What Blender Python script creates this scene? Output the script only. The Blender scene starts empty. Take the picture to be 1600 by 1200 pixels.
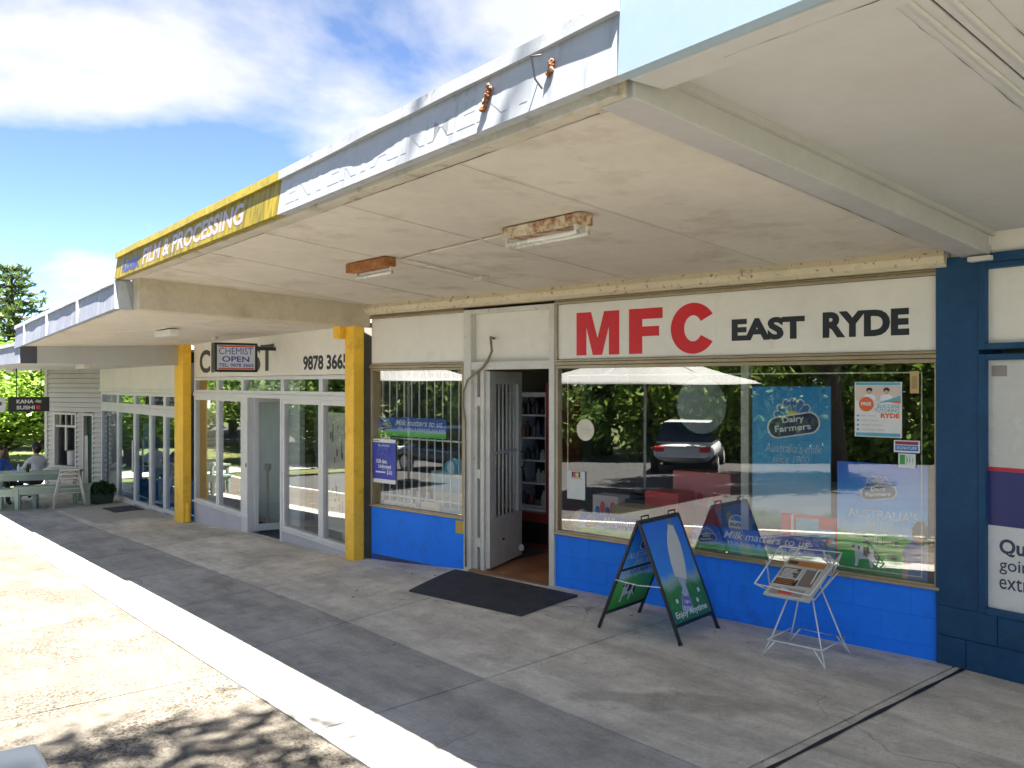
import bpy, bmesh, math, random
import numpy as np
from mathutils import Vector, Matrix
R = math.radians
sc = bpy.context.scene
col = sc.collection
rnd = random.Random(7)
nrng = np.random.default_rng(11)

# ------------------------------------------------------------------ camera, sky, sun, exposure
cam_d = bpy.data.cameras.new('camera')
cam = bpy.data.objects.new('camera', cam_d); col.objects.link(cam)
cam.location = (0, 0, 1.9); cam.rotation_euler = (R(90), 0, R(52.5))
cam_d.sensor_width = 36; cam_d.lens = 30.825; cam_d.clip_end = 2000; cam_d.clip_start = .05
sc.camera = cam
SUN = Vector((.35, -.12, 1)).normalized()
w = bpy.data.worlds.new('World'); sc.world = w; w.use_nodes = True
SKY_STRENGTH, SUN_STRENGTH, EXPOSURE = .052, 3.7, 3.15
def make_world():
    nt = w.node_tree; nt.nodes.clear(); N = nt.nodes.new; L = nt.links.new
    out = N('ShaderNodeOutputWorld'); bg = N('ShaderNodeBackground'); bg.inputs[1].default_value = SKY_STRENGTH
    sky = N('ShaderNodeTexSky'); sky.sky_type = 'NISHITA'; sky.sun_disc = False
    sky.sun_elevation = math.asin(SUN.z); sky.sun_rotation = math.atan2(SUN.x, SUN.y)
    sky.air_density = .36; sky.dust_density = .0; sky.ozone_density = 1.6
    tc = N('ShaderNodeTexCoord'); sep = N('ShaderNodeSeparateXYZ'); L(tc.outputs['Generated'], sep.inputs[0])
    mx = N('ShaderNodeMath'); mx.operation = 'MAXIMUM'; L(sep.outputs[2], mx.inputs[0]); mx.inputs[1].default_value = 0.0
    ad = N('ShaderNodeMath'); ad.operation = 'ADD'; L(mx.outputs[0], ad.inputs[0]); ad.inputs[1].default_value = .22
    dv = N('ShaderNodeVectorMath'); dv.operation = 'DIVIDE'; L(tc.outputs['Generated'], dv.inputs[0])
    cb = N('ShaderNodeCombineXYZ'); [L(ad.outputs[0], cb.inputs[i]) for i in range(3)]; L(cb.outputs[0], dv.inputs[1])
    mp = N('ShaderNodeMapping'); L(dv.outputs[0], mp.inputs[0]); mp.inputs['Location'].default_value = (CLOUD_OFF[0], CLOUD_OFF[1], 3.3)
    mp.inputs['Scale'].default_value = (1, 1, .35)
    n = N('ShaderNodeTexNoise'); n.inputs['Scale'].default_value = 1.35; n.inputs['Detail'].default_value = 9; n.inputs['Roughness'].default_value = .52
    n.inputs['Distortion'].default_value = .25
    L(mp.outputs[0], n.inputs['Vector'])
    cr = N('ShaderNodeValToRGB'); L(n.outputs[0], cr.inputs[0])
    cr.color_ramp.elements[0].position = .47; cr.color_ramp.elements[0].color = (0, 0, 0, 1)
    cr.color_ramp.elements[1].position = .60; cr.color_ramp.elements[1].color = (1, 1, 1, 1)
    n2 = N('ShaderNodeTexNoise'); n2.inputs['Scale'].default_value = 2.2; n2.inputs['Detail'].default_value = 6; L(mp.outputs[0], n2.inputs['Vector'])
    cc = N('ShaderNodeValToRGB'); L(n2.outputs[0], cc.inputs[0])
    cc.color_ramp.elements[0].position = .35; cc.color_ramp.elements[0].color = (CLOUD * .80, CLOUD * .83, CLOUD * .90, 1)
    cc.color_ramp.elements[1].position = .62; cc.color_ramp.elements[1].color = (CLOUD, CLOUD, CLOUD, 1)
    mixn = N('ShaderNodeMix'); mixn.data_type = 'RGBA'
    L(cr.outputs[0], mixn.inputs[0]); L(sky.outputs[0], mixn.inputs[6]); L(cc.outputs[0], mixn.inputs[7])
    L(mixn.outputs[2], bg.inputs[0]); L(bg.outputs[0], out.inputs[0])
CLOUD_OFF, CLOUD = (-.37, 2.25), 2.6
make_world()
sl = bpy.data.lights.new('sun', 'SUN'); sun = bpy.data.objects.new('sun', sl); col.objects.link(sun)
sl.energy = SUN_STRENGTH; sl.angle = R(.5); sl.color = (1, .95, .87)
sun.rotation_euler = SUN.to_track_quat('Z', 'Y').to_euler()
vs = sc.view_settings; vs.view_transform = 'Standard'; vs.look = 'None'; vs.gamma = 1; vs.exposure = EXPOSURE; vs.use_curve_mapping = False
cy = sc.cycles; cy.use_denoising = True; cy.max_bounces = 10; cy.diffuse_bounces = 6; cy.glossy_bounces = 4; cy.transparent_max_bounces = 24; cy.transmission_bounces = 4
cy.sample_clamp_indirect = 6; cy.caustics_reflective = False; cy.caustics_refractive = False

# ------------------------------------------------------------------ materials
MATS = {}
def _nt(name):
    m = bpy.data.materials.new(name); m.use_nodes = True
    nt = m.node_tree; return m, nt, nt.nodes['Principled BSDF'], nt.nodes.new, nt.links.new
def pbr(name, c, rough=.55, var=.1, vscale=2.5, bump=0, bscale=60, metal=0, spec=.5, dirt=None, streak=None, spots=None, rnd_obj=0, grime=0, dist=.004):
    """colour with slow variation; dirt=(colour,scale,lo,hi), streak=(colour,lo,hi,scale), spots=(colour,scale,radius)"""
    if name in MATS: return MATS[name]
    m, nt, bs, N, L = _nt(name)
    geo = N('ShaderNodeNewGeometry'); pos = geo.outputs['Position']
    def noise(s, detail=5, vec=None, rough_=.6):
        n = N('ShaderNodeTexNoise'); n.inputs['Scale'].default_value = s; n.inputs['Detail'].default_value = detail; n.inputs['Roughness'].default_value = rough_
        L(vec if vec is not None else pos, n.inputs['Vector']); return n.outputs[0]
    def ramp(v, lo, hi, a, b):
        r = N('ShaderNodeMapRange'); r.inputs[1].default_value = lo; r.inputs[2].default_value = hi; r.inputs[3].default_value = a; r.inputs[4].default_value = b
        L(v, r.inputs[0]); return r.outputs[0]
    def mix(f, a, b, mode='MIX'):
        x = N('ShaderNodeMix'); x.data_type = 'RGBA'; x.blend_type = mode
        for i, v in ((0, f), (6, a), (7, b)):
            if hasattr(v, 'is_linked') or hasattr(v, 'node'): L(v, x.inputs[i])
            else: x.inputs[i].default_value = v if not isinstance(v, tuple) else (*v, 1)
        return x.outputs[2]
    def vmul(cs, v):
        s = N('ShaderNodeVectorMath'); s.operation = 'SCALE'; L(cs, s.inputs[0]); L(v, s.inputs['Scale']); return s.outputs[0]
    rgb = N('ShaderNodeRGB'); rgb.outputs[0].default_value = (*c, 1); cs = rgb.outputs[0]
    if var:
        cs = vmul(cs, ramp(noise(vscale), .3, .7, 1 - var, 1 + var))
        cs = vmul(cs, ramp(noise(vscale * 9, 3), .3, .7, 1 - var * .5, 1 + var * .5))
    if rnd_obj:
        oi = N('ShaderNodeObjectInfo'); cs = vmul(cs, ramp(oi.outputs['Random'], 0, 1, 1 - rnd_obj, 1 + rnd_obj))
    if streak:
        sc_, lo, hi, s = streak
        mp = N('ShaderNodeMapping'); L(pos, mp.inputs[0]); mp.inputs['Scale'].default_value = (1, 1, .09)
        cs = mix(ramp(noise(s, 4, mp.outputs[0]), lo, hi, 0, 1), cs, sc_)
    if dirt:
        dc, s, lo, hi = dirt[:4]
        cs = mix(ramp(noise(s, 8, rough_=.68), lo, hi, 0, dirt[4] if len(dirt) > 4 else 1), cs, dc)
    if spots:
        dc, s, r_ = spots
        v = N('ShaderNodeTexVoronoi'); v.inputs['Scale'].default_value = s; L(pos, v.inputs['Vector'])
        cs = mix(ramp(v.outputs['Distance'], r_ * .75, r_, 1, 0), cs, dc)
    L(cs, bs.inputs['Base Color'])
    bs.inputs['Metallic'].default_value = metal; bs.inputs['Specular IOR Level'].default_value = spec
    if var: L(ramp(noise(vscale * 3), .3, .7, max(.03, rough - .07), min(1, rough + .07)), bs.inputs['Roughness'])
    else: bs.inputs['Roughness'].default_value = rough
    if bump:
        b = N('ShaderNodeBump'); b.inputs['Strength'].default_value = bump; b.inputs['Distance'].default_value = dist
        L(noise(bscale, 6), b.inputs['Height']); L(b.outputs[0], bs.inputs['Normal'])
    MATS[name] = m; return m
def glass_mat(name, tint, f0=1.0, ior=2.1):
    if name in MATS: return MATS[name]
    m = bpy.data.materials.new(name); m.use_nodes = True; nt = m.node_tree; nt.nodes.clear(); N = nt.nodes.new; L = nt.links.new
    o = N('ShaderNodeOutputMaterial'); t = N('ShaderNodeBsdfTransparent'); t.inputs[0].default_value = (*tint, 1)
    g = N('ShaderNodeBsdfGlossy'); g.inputs['Roughness'].default_value = 0.0; g.inputs[0].default_value = (f0, f0, f0, 1)
    gq = N('ShaderNodeNewGeometry'); dt = N('ShaderNodeVectorMath'); dt.operation = 'DOT_PRODUCT'; L(gq.outputs['Normal'], dt.inputs[0]); L(gq.outputs['Incoming'], dt.inputs[1])
    def mth(op, a_, b_=None, c_=None):
        q = N('ShaderNodeMath'); q.operation = op
        for i, v in enumerate((a_, b_, c_)):
            if v is None: continue
            if isinstance(v, (int, float)): q.inputs[i].default_value = v
            else: L(v, q.inputs[i])
        return q.outputs[0]
    r0 = ((ior-1)/(ior+1))**2; fac = mth('MULTIPLY_ADD', mth('POWER', mth('SUBTRACT', 1.0, mth('ABSOLUTE', dt.outputs['Value'])), 5.0), 1-r0, r0)
    ge = N('ShaderNodeNewGeometry'); nz = N('ShaderNodeTexNoise'); nz.inputs['Scale'].default_value = 1.3; nz.inputs['Detail'].default_value = 1; L(ge.outputs['Position'], nz.inputs['Vector'])
    b = N('ShaderNodeBump'); b.inputs['Strength'].default_value = .012; b.inputs['Distance'].default_value = .05; L(nz.outputs[0], b.inputs['Height']); L(b.outputs[0], g.inputs['Normal'])
    x = N('ShaderNodeMixShader'); L(fac, x.inputs[0]); L(t.outputs[0], x.inputs[1]); L(g.outputs[0], x.inputs[2]); L(x.outputs[0], o.inputs[0])
    MATS[name] = m; return m
def leaf_mat(name, a, b, c=None):
    if name in MATS: return MATS[name]
    m, nt, bs, N, L = _nt(name)
    ge = N('ShaderNodeNewGeometry'); r = N('ShaderNodeValToRGB'); L(ge.outputs['Random Per Island'], r.inputs[0])
    r.color_ramp.elements[0].color = (*a, 1); r.color_ramp.elements[1].color = (*b, 1)
    if c: e = r.color_ramp.elements.new(.93); e.color = (*b, 1); r.color_ramp.elements[2].color = (*c, 1)
    bs.inputs['Roughness'].default_value = .5; L(r.outputs[0], bs.inputs['Base Color'])
    tr = N('ShaderNodeBsdfTranslucent'); L(r.outputs[0], tr.inputs[0]); mx = N('ShaderNodeMixShader'); mx.inputs[0].default_value = .4
    out = nt.nodes['Material Output']; L(bs.outputs[0], mx.inputs[1]); L(tr.outputs[0], mx.inputs[2]); L(mx.outputs[0], out.inputs[0])
    MATS[name] = m; return m
def print_grad(name, stops, rough=.3):
    """printed vertical colour ramp over the object's own bounding box"""
    if name in MATS: return MATS[name]
    m, nt, bs, N, L = _nt(name)
    tc = N('ShaderNodeTexCoord'); sp = N('ShaderNodeSeparateXYZ'); L(tc.outputs['Generated'], sp.inputs[0])
    nz = N('ShaderNodeTexNoise'); nz.inputs['Scale'].default_value = 4; nz.inputs['Detail'].default_value = 4; L(tc.outputs['Generated'], nz.inputs['Vector'])
    ma = N('ShaderNodeMath'); ma.operation = 'MULTIPLY_ADD'; L(nz.outputs[0], ma.inputs[0]); ma.inputs[1].default_value = .16
    sb = N('ShaderNodeMath'); sb.operation = 'SUBTRACT'; L(sp.outputs[2], sb.inputs[0]); sb.inputs[1].default_value = .08; L(sb.outputs[0], ma.inputs[2])
    r = N('ShaderNodeValToRGB'); L(ma.outputs[0], r.inputs[0]); els = r.color_ramp.elements
    els[0].position, els[0].color = stops[0][0], (*stops[0][1], 1); els[1].position, els[1].color = stops[-1][0], (*stops[-1][1], 1)
    for p, c in stops[1:-1]: e = els.new(p); e.color = (*c, 1)
    L(r.outputs[0], bs.inputs['Base Color']); bs.inputs['Roughness'].default_value = rough
    MATS[name] = m; return m
def flatm(name, c, rough=.45, metal=0): return pbr(name, c, rough, var=.06, vscale=6, metal=metal)

# ------------------------------------------------------------------ mesh helpers
FR = {}
def tag(o, label=None, cat=None, group=None, kind=None):
    if label: o['label'] = label
    if cat: o['category'] = cat
    if group: o['group'] = group
    if kind: o['kind'] = kind
    return o
def thing(name, label, cat, loc=(0, 0, 0), rz=0, group=None):
    o = bpy.data.objects.new(name, None); col.objects.link(o); o.empty_display_size = .2
    o.location = loc; o.rotation_euler = (0, 0, rz)
    FR[o.name] = Matrix.Translation(loc) @ Matrix.Rotation(rz, 4, 'Z')
    return tag(o, label, cat, group)
def put(name, me, mat, parent=None, loc=None, rot=None):
    o = bpy.data.objects.new(name, me); col.objects.link(o)
    if mat is not None and not me.materials: me.materials.append(mat)
    if parent is not None: o.parent = parent
    if loc is not None: o.location = loc
    if rot is not None: o.rotation_euler = rot
    return o
def copy_tree(o, parent=None):
    c = o.copy(); col.objects.link(c); c.parent = parent
    for ch in list(o.children): copy_tree(ch, c)
    return c
class MB:
    def __init__(s): s.v = []; s.f = []
    def add(s, vs, fs):
        b = len(s.v); s.v += [tuple(v) for v in vs]; s.f += [tuple(i + b for i in f) for f in fs]; return s
    def box(s, x0, x1, y0, y1, z0, z1):
        return s.add([(x0,y0,z0),(x1,y0,z0),(x1,y1,z0),(x0,y1,z0),(x0,y0,z1),(x1,y0,z1),(x1,y1,z1),(x0,y1,z1)],
                     [(0,3,2,1),(4,5,6,7),(0,1,5,4),(1,2,6,5),(2,3,7,6),(3,0,4,7)])
    def hexa(s, p):  # 8 points: bottom 4 (ccw from above) then top 4
        return s.add(p, [(0,3,2,1),(4,5,6,7),(0,1,5,4),(1,2,6,5),(2,3,7,6),(3,0,4,7)])
    def prism(s, pts, y0, y1):  # polygon in xz (ccw seen from -y), extruded in y
        n = len(pts); vs = [(x, y0, z) for x, z in pts] + [(x, y1, z) for x, z in pts]
        return s.add(vs, [tuple(range(n)), tuple(range(2*n-1, n-1, -1))] + [(i, i+n, (i+1) % n + n, (i+1) % n) for i in range(n)])
    def prismz(s, pts, z0, z1):  # polygon in xy ccw from above
        n = len(pts); vs = [(x, y, z0) for x, y in pts] + [(x, y, z1) for x, y in pts]
        return s.add(vs, [tuple(range(n-1, -1, -1)), tuple(range(n, 2*n))] + [(i, (i+1) % n, (i+1) % n + n, i+n) for i in range(n)])
    def prismx(s, pts, x0, x1):  # polygon in yz, extruded in x (ccw seen from +x)
        n = len(pts); vs = [(x0, y, z) for y, z in pts] + [(x1, y, z) for y, z in pts]
        return s.add(vs, [tuple(range(n-1, -1, -1)), tuple(range(n, 2*n))] + [(i, (i+1) % n, (i+1) % n + n, i+n) for i in range(n)])
    def tube(s, path, r, n=8, cap=True):
        P = [Vector(p) for p in path]; m = len(P); rs = r if isinstance(r, (list, tuple)) else [r]*m
        up = Vector((0, 0, 1)); prev = None; vs = []
        for i in range(m):
            t = (P[min(i+1, m-1)] - P[max(i-1, 0)]).normalized()
            if prev is None:
                a = t.cross(up if abs(t.z) < .9 else Vector((1, 0, 0))).normalized()
            else: a = (prev - t * prev.dot(t)).normalized()
            prev = a; b = t.cross(a)
            vs += [P[i] + (a*math.cos(2*math.pi*k/n) + b*math.sin(2*math.pi*k/n))*rs[i] for k in range(n)]
        fs = [(i*n+k, i*n+(k+1) % n, (i+1)*n+(k+1) % n, (i+1)*n+k) for i in range(m-1) for k in range(n)]
        if cap: fs += [tuple(range(n-1, -1, -1)), tuple((m-1)*n+k for k in range(n))]
        return s.add(vs, fs)
    def lathe(s, prof, c=(0, 0, 0), n=16):  # prof [(r,z)]
        m = len(prof); vs = [(c[0]+r*math.cos(2*math.pi*k/n), c[1]+r*math.sin(2*math.pi*k/n), c[2]+z) for r, z in prof for k in range(n)]
        fs = [(i*n+k, i*n+(k+1) % n, (i+1)*n+(k+1) % n, (i+1)*n+k) for i in range(m-1) for k in range(n)]
        fs += [tuple(range(n-1, -1, -1)), tuple((m-1)*n+k for k in range(n))]
        return s.add(vs, fs)
    def mesh(s, name, smooth=False):
        me = bpy.data.meshes.new(name); me.from_pydata(s.v, [], s.f); me.update()
        if smooth: me.polygons.foreach_set('use_smooth', [True]*len(me.polygons))
        return me
    def build(s, name, mat, parent=None, world=False, bevel=0, smooth=False, loc=None, rot=None):
        if world and parent is not None:
            k = parent
            while k.name not in FR: k = k.parent
            Mi = FR[k.name].inverted(); s.v = [tuple(Mi @ Vector(v)) for v in s.v]
        o = put(name, s.mesh(name, smooth), mat, parent, loc, rot)
        if bevel:
            b = o.modifiers.new('bevel', 'BEVEL'); b.width = bevel; b.segments = 2; b.limit_method = 'ANGLE'; b.angle_limit = R(40)
        return o
def box(name, mat, parent, x0, x1, y0, y1, z0, z1, bevel=0, world=False):
    return MB().box(x0, x1, y0, y1, z0, z1).build(name, mat, parent, world, bevel)
def quads_mesh(name, V):
    n = len(V); me = bpy.data.meshes.new(name); me.vertices.add(4*n); me.vertices.foreach_set('co', V.reshape(-1).astype(np.float32))
    me.loops.add(4*n); me.loops.foreach_set('vertex_index', np.arange(4*n, dtype=np.int32))
    me.polygons.add(n); me.polygons.foreach_set('loop_start', np.arange(0, 4*n, 4, dtype=np.int32)); me.polygons.foreach_set('loop_total', np.full(n, 4, dtype=np.int32))
    me.update(); me.validate(); return me
_TC = {}
def text(s, mat, parent, x, z, wd, h, y=-.002, bold=0, depth=.0008, shear=0, name='lettering', space=1, rot=None):
    """lettering in the parent's xz plane facing -y, bounding box lower-left (x,z), size wd x h"""
    key = (s, bold, shear, space)
    if key not in _TC:
        c = bpy.data.curves.new('t', 'FONT'); c.body = s; c.size = 1; c.offset = bold; c.shear = shear; c.space_character = space; c.resolution_u = 4
        o = bpy.data.objects.new('t', c); col.objects.link(o)
        dg = bpy.context.evaluated_depsgraph_get(); me = bpy.data.meshes.new_from_object(o.evaluated_get(dg))
        co = np.array([v.co[:2] for v in me.vertices]); fs = [tuple(p.vertices) for p in me.polygons]
        bpy.data.objects.remove(o); bpy.data.meshes.remove(me); _TC[key] = (co, fs)
    co, fs = _TC[key]; lo, hi = co.min(0), co.max(0); u = (co - lo) / (hi - lo)
    vs = [(a*wd, 0, b*h) for a, b in u]
    me = bpy.data.meshes.new(name); me.from_pydata(vs, [], fs); me.update()
    return put(name, me, mat, parent, (x, y, z), rot)
def flat(name, pts, mat, parent, layer=1, y0=0, t=.0007):
    return MB().prism(pts, y0 - layer*t*1.4 - t, y0 - layer*t*1.4).build(name, mat, parent)
def rectp(x0, z0, x1, z1): return [(x0, z0), (x1, z0), (x1, z1), (x0, z1)]
def discp(cx, cz, r, n=28, rz=None): return [(cx + r*math.cos(2*math.pi*k/n), cz + (rz or r)*math.sin(2*math.pi*k/n)) for k in range(n)]
def lerp(a, b, t): return a + (b-a)*t
def sstep(t): t = min(1, max(0, t)); return t*t*(3-2*t)
def interp(x, pts):
    if x <= pts[0][0]: return pts[0][1]
    for (a, b), (c, d) in zip(pts, pts[1:]):
        if x <= c: return b + (d-b)*(x-a)/(c-a)
    return pts[-1][1]
# pavement level: falls to the left along the street, nearly level at the corner shop
WALLP = [(-60, -1.0), (-28, -.9), (-22, -.70), (-15.4, -.46), (-12.4, -.27), (-11, -.22), (-9.2, -.13), (-7.4, -.012), (-6, 0), (3, 0), (40, .1)]
def street(x): return -.03 + (.04*(x+3) if x > -24 else .04*(-21)) if x < 3 else .21
def wally(x): return 5.356 + .182*(x+6.306) if x > -9.1 and x < -2.9 else (5.97 if x >= -2.9 else 4.8)
def gz(x, y):
    if y <= 2.2: return street(x) + .012*(y-2.2)
    t = sstep((y-2.2)/(wally(x)-2.2)) if y < wally(x) else 1
    return lerp(street(x), interp(x, WALLP), t)
# ------------------------------------------------------------------ ground, pavement, road
def concrete(name, c, agg=False):
    m, nt, bs, N, L = _nt(name); ge = N('ShaderNodeNewGeometry'); pos = ge.outputs['Position']
    def noise(s, d=6, r=.6, vec=None):
        n = N('ShaderNodeTexNoise'); n.inputs['Scale'].default_value = s; n.inputs['Detail'].default_value = d; n.inputs['Roughness'].default_value = r; L(vec or pos, n.inputs['Vector']); return n.outputs[0]
    def mr(v, a, b, c_, d):
        r = N('ShaderNodeMapRange'); 
        for i, q in enumerate((a, b, c_, d)): r.inputs[i+1].default_value = q
        L(v, r.inputs[0]); return r.outputs[0]
    def mul(cs, v):
        s = N('ShaderNodeVectorMath'); s.operation = 'SCALE'; L(cs, s.inputs[0]); L(v, s.inputs['Scale']); return s.outputs[0]
    def mix(f, a, b):
        x = N('ShaderNodeMix'); x.data_type = 'RGBA'; L(f, x.inputs[0]); L(a, x.inputs[6]); x.inputs[7].default_value = (*b, 1); return x.outputs[2]
    rgb = N('ShaderNodeRGB'); rgb.outputs[0].default_value = (*c, 1); cs = rgb.outputs[0]
    oi = N('ShaderNodeObjectInfo'); cs = mul(cs, mr(oi.outputs['Random'], 0, 1, .9, 1.1))
    cs = mul(cs, mr(noise(.9, 5), .3, .7, .82, 1.16)); cs = mul(cs, mr(noise(5, 6), .3, .7, .84, 1.12)); cs = mul(cs, mr(noise(38, 4, .7), .3, .7, .88, 1.1))
    # long smears along the walking direction
    mp = N('ShaderNodeMapping'); L(pos, mp.inputs[0]); mp.inputs['Scale'].default_value = (.35, 1.6, 1); mp.inputs['Rotation'].default_value = (0, 0, R(14))
    cs = mul(cs, mr(noise(2.2, 7, .66, mp.outputs[0]), .42, .66, 1.06, .74))
    if not agg:
        # hairline cracks and worn blotches
        nd = N('ShaderNodeTexNoise'); nd.inputs['Scale'].default_value = 1.7; nd.inputs['Detail'].default_value = 6; L(pos, nd.inputs['Vector']); wv = N('ShaderNodeVectorMath'); wv.operation = 'MULTIPLY_ADD'; L(nd.outputs['Color'], wv.inputs[0]); wv.inputs[1].default_value = (.55, .55, 0); L(pos, wv.inputs[2])
        vc = N('ShaderNodeTexVoronoi'); vc.feature = 'DISTANCE_TO_EDGE'; vc.inputs['Scale'].default_value = .55; L(wv.outputs[0], vc.inputs['Vector'])
        fc = N('ShaderNodeMath'); fc.operation = 'MULTIPLY'; L(mr(vc.outputs['Distance'], .0012, .0035, .55, 0), fc.inputs[0]); L(mr(noise(.7, 3), .5, .58, 0, 1), fc.inputs[1]); cs = mix(fc.outputs[0], cs, (.10, .09, .08))
        cs = mix(mr(noise(2.8, 9, .72), .56, .70, 0, .45), cs, (.20, .185, .16))
        cs = mix(mr(noise(11, 6, .7), .60, .72, 0, .4), cs, (.16, .15, .135))
    if agg:
        v = N('ShaderNodeTexVoronoi'); v.inputs['Scale'].default_value = 75; L(pos, v.inputs['Vector'])
        bw = N('ShaderNodeSeparateColor'); L(v.outputs['Color'], bw.inputs[0])
        f = N('ShaderNodeMath'); f.operation = 'MULTIPLY'; L(mr(bw.outputs[0], .58, .66, 0, .9), f.inputs[0]); L(mr(noise(1.6, 5, .65), .4, .6, .15, 1), f.inputs[1])
        cs = mix(f.outputs[0], cs, (.045, .034, .022)); cs = mix(mr(bw.outputs[1], .80, .9, 0, .5), cs, (.20, .18, .15))
        cs = mul(cs, mr(noise(240, 2), .35, .65, .7, 1.25))
    else:
        cs = mul(cs, mr(noise(170, 3, .7), .35, .65, .86, 1.12))
        v = N('ShaderNodeTexVoronoi'); v.inputs['Scale'].default_value = 2.1; L(pos, v.inputs['Vector']); cs = mix(mr(v.outputs['Distance'], .026, .044, .9, 0), cs, (.03, .03, .03))
        v2 = N('ShaderNodeTexVoronoi'); v2.inputs['Scale'].default_value = 26; L(pos, v2.inputs['Vector'])
        f = N('ShaderNodeMath'); f.operation = 'MULTIPLY'; L(mr(v2.outputs['Distance'], .06, .12, 1, 0), f.inputs[0]); L(mr(noise(1.1, 4), .5, .62, 0, .8), f.inputs[1]); cs = mix(f.outputs[0], cs, (.05, .05, .05))
        # old spill stain on the slab before the newspaper rack
        mp2 = N('ShaderNodeMapping'); mp2.vector_type = 'TEXTURE'; L(pos, mp2.inputs[0]); mp2.inputs['Location'].default_value = (-3.63, 4.02, 0); mp2.inputs['Rotation'].default_value = (0, 0, R(34)); mp2.inputs['Scale'].default_value = (.62, .17, 1)
        nv = N('ShaderNodeTexNoise'); nv.inputs['Scale'].default_value = 3.2; L(pos, nv.inputs['Vector']); av = N('ShaderNodeVectorMath'); av.operation = 'MULTIPLY_ADD'; L(nv.outputs['Color'], av.inputs[0]); av.inputs[1].default_value = (1.2, 1.6, 0)
        s2 = N('ShaderNodeVectorMath'); s2.operation = 'SUBTRACT'; L(mp2.outputs[0], s2.inputs[0]); s2.inputs[1].default_value = (.6, .8, 0); L(s2.outputs[0], av.inputs[2])
        fl = N('ShaderNodeVectorMath'); fl.operation = 'MULTIPLY'; L(av.outputs[0], fl.inputs[0]); fl.inputs[1].default_value = (1, 1, 0)
        ln = N('ShaderNodeVectorMath'); ln.operation = 'LENGTH'; L(fl.outputs[0], ln.inputs[0]); cs = mix(mr(ln.outputs['Value'], .75, 1.0, .34, 0), cs, (.13, .115, .085))
    L(cs, bs.inputs['Base Color']); bs.inputs['Roughness'].default_value = .82; bs.inputs['Specular IOR Level'].default_value = .3
    b = N('ShaderNodeBump'); b.inputs['Strength'].default_value = .5 if agg else .3; b.inputs['Distance'].default_value = .006 if agg else .003
    L(noise(90 if agg else 45, 8, .7), b.inputs['Height']); L(b.outputs[0], bs.inputs['Normal'])
    MATS[name] = m; return m
m_conc = concrete('smooth_concrete', (.64, .60, .53)); m_conc_darker = concrete('darker_concrete', (.44, .42, .385)); m_agg = concrete('aggregate_concrete', (.155, .138, .113), True)
m_joint = pbr('joint_dirt', (.07, .065, .055), .9, var=.3, vscale=8)
m_grass = pbr('grass', (.10, .13, .035), .9, var=.35, vscale=1.5, bump=.8, bscale=40, dist=.03, dirt=((.22, .19, .08), .6, .5, .65, .7))
m_asph = pbr('worn_asphalt', (.075, .073, .07), .85, var=.2, vscale=1.5, bump=.5, bscale=120)
def sheet(name, mat, x0, x1, y0, y1, dz, nx=40, ny=10, zf=gz, parent=None):
    xs = np.linspace(x0, x1, nx); ys = np.linspace(y0, y1, ny)
    vs = [(x, y, zf(x, y)+dz) for y in ys for x in xs]
    fs = [(j*nx+i, j*nx+i+1, (j+1)*nx+i+1, (j+1)*nx+i) for j in range(ny-1) for i in range(nx-1)]
    return MB().add(vs, fs).build(name, mat, parent)
def base_z(x, y):
    z = street(max(-24, min(3, x))) + .012*(-5)
    return z - .25
o = sheet('ground', m_grass, -420, 300, -300, 300, 0, 60, 40, base_z); tag(o, kind='structure')
o = sheet('lawn', m_grass, -60, -26.2, -6, 14, -.05, 20, 8); tag(o, kind='structure')
road = sheet('road', m_asph, -60, 30, -13.4, .06, 0, 30, 4, lambda x, y: street(x)-.025-.14); tag(road, kind='structure')
path = sheet('path', pbr('path_concrete', (.42, .39, .34), .9, var=.1), -29.6, -27.6, -6, 14, -.02, 4, 8); tag(path, kind='structure')
kerb = MB()
for k in range(20):
    x0, x1 = -28 + 2*k, -28 + 2*k + 1.985; za, zb = gz(x0, .1), gz(x1, .1)
    kerb.hexa([(x0,.04,za-.25),(x1,.04,zb-.25),(x1,.19,zb-.25),(x0,.19,za-.25),(x0,.05,za),(x1,.05,zb),(x1,.19,zb),(x0,.19,za)])
o = kerb.build('kerb', m_conc, bevel=.015); tag(o, kind='structure')
_n, _k = 90, 40
_v = [(x, lerp(.19, wally(x)+.04, j/(_k-1))) for j in range(_k) for x in np.linspace(-26.2, 9, _n)]
pav = MB().add([(x, y, gz(x, y)-.016) for x, y in _v], [(j*_n+i, j*_n+i+1, (j+1)*_n+i+1, (j+1)*_n+i) for j in range(_k-1) for i in range(_n-1)]).build('pavement', m_joint); tag(pav, kind='structure')
def slab(mat, x0, x1, y0, y1, skew0=0, skew1=0, g=.008, yt=None):
    nx, ny = max(2, int((x1-x0)/.5)+1), max(2, int((y1-y0)/.4)+2); top = []
    for j in range(ny):
        for i in range(nx):
            xm = lerp(x0, x1, i/(nx-1)); y = lerp(y0+g, min(y1, wally(xm-.15)+.02)-g, j/(ny-1)); k0 = skew0*(y-2.2); k1 = skew1*(y-2.2)
            x = lerp(x0+g+k0, x1-g+k1, i/(nx-1)); top.append((x, y, gz(x, y)))
    fs = [(j*nx+i, j*nx+i+1, (j+1)*nx+i+1, (j+1)*nx+i) for j in range(ny-1) for i in range(nx-1)]
    rim = [i for i in range(nx)] + [j*nx+nx-1 for j in range(1, ny)] + [(ny-1)*nx+i for i in range(nx-2, -1, -1)] + [j*nx for j in range(ny-2, 0, -1)]
    n = len(top); vs = top + [(top[i][0], top[i][1], top[i][2]-.03) for i in rim]
    fs += [(rim[(k+1) % len(rim)], rim[k], n+k, n+(k+1) % len(rim)) for k in range(len(rim))]
    return MB().add(vs, fs).build('slab', mat, pav)
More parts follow.
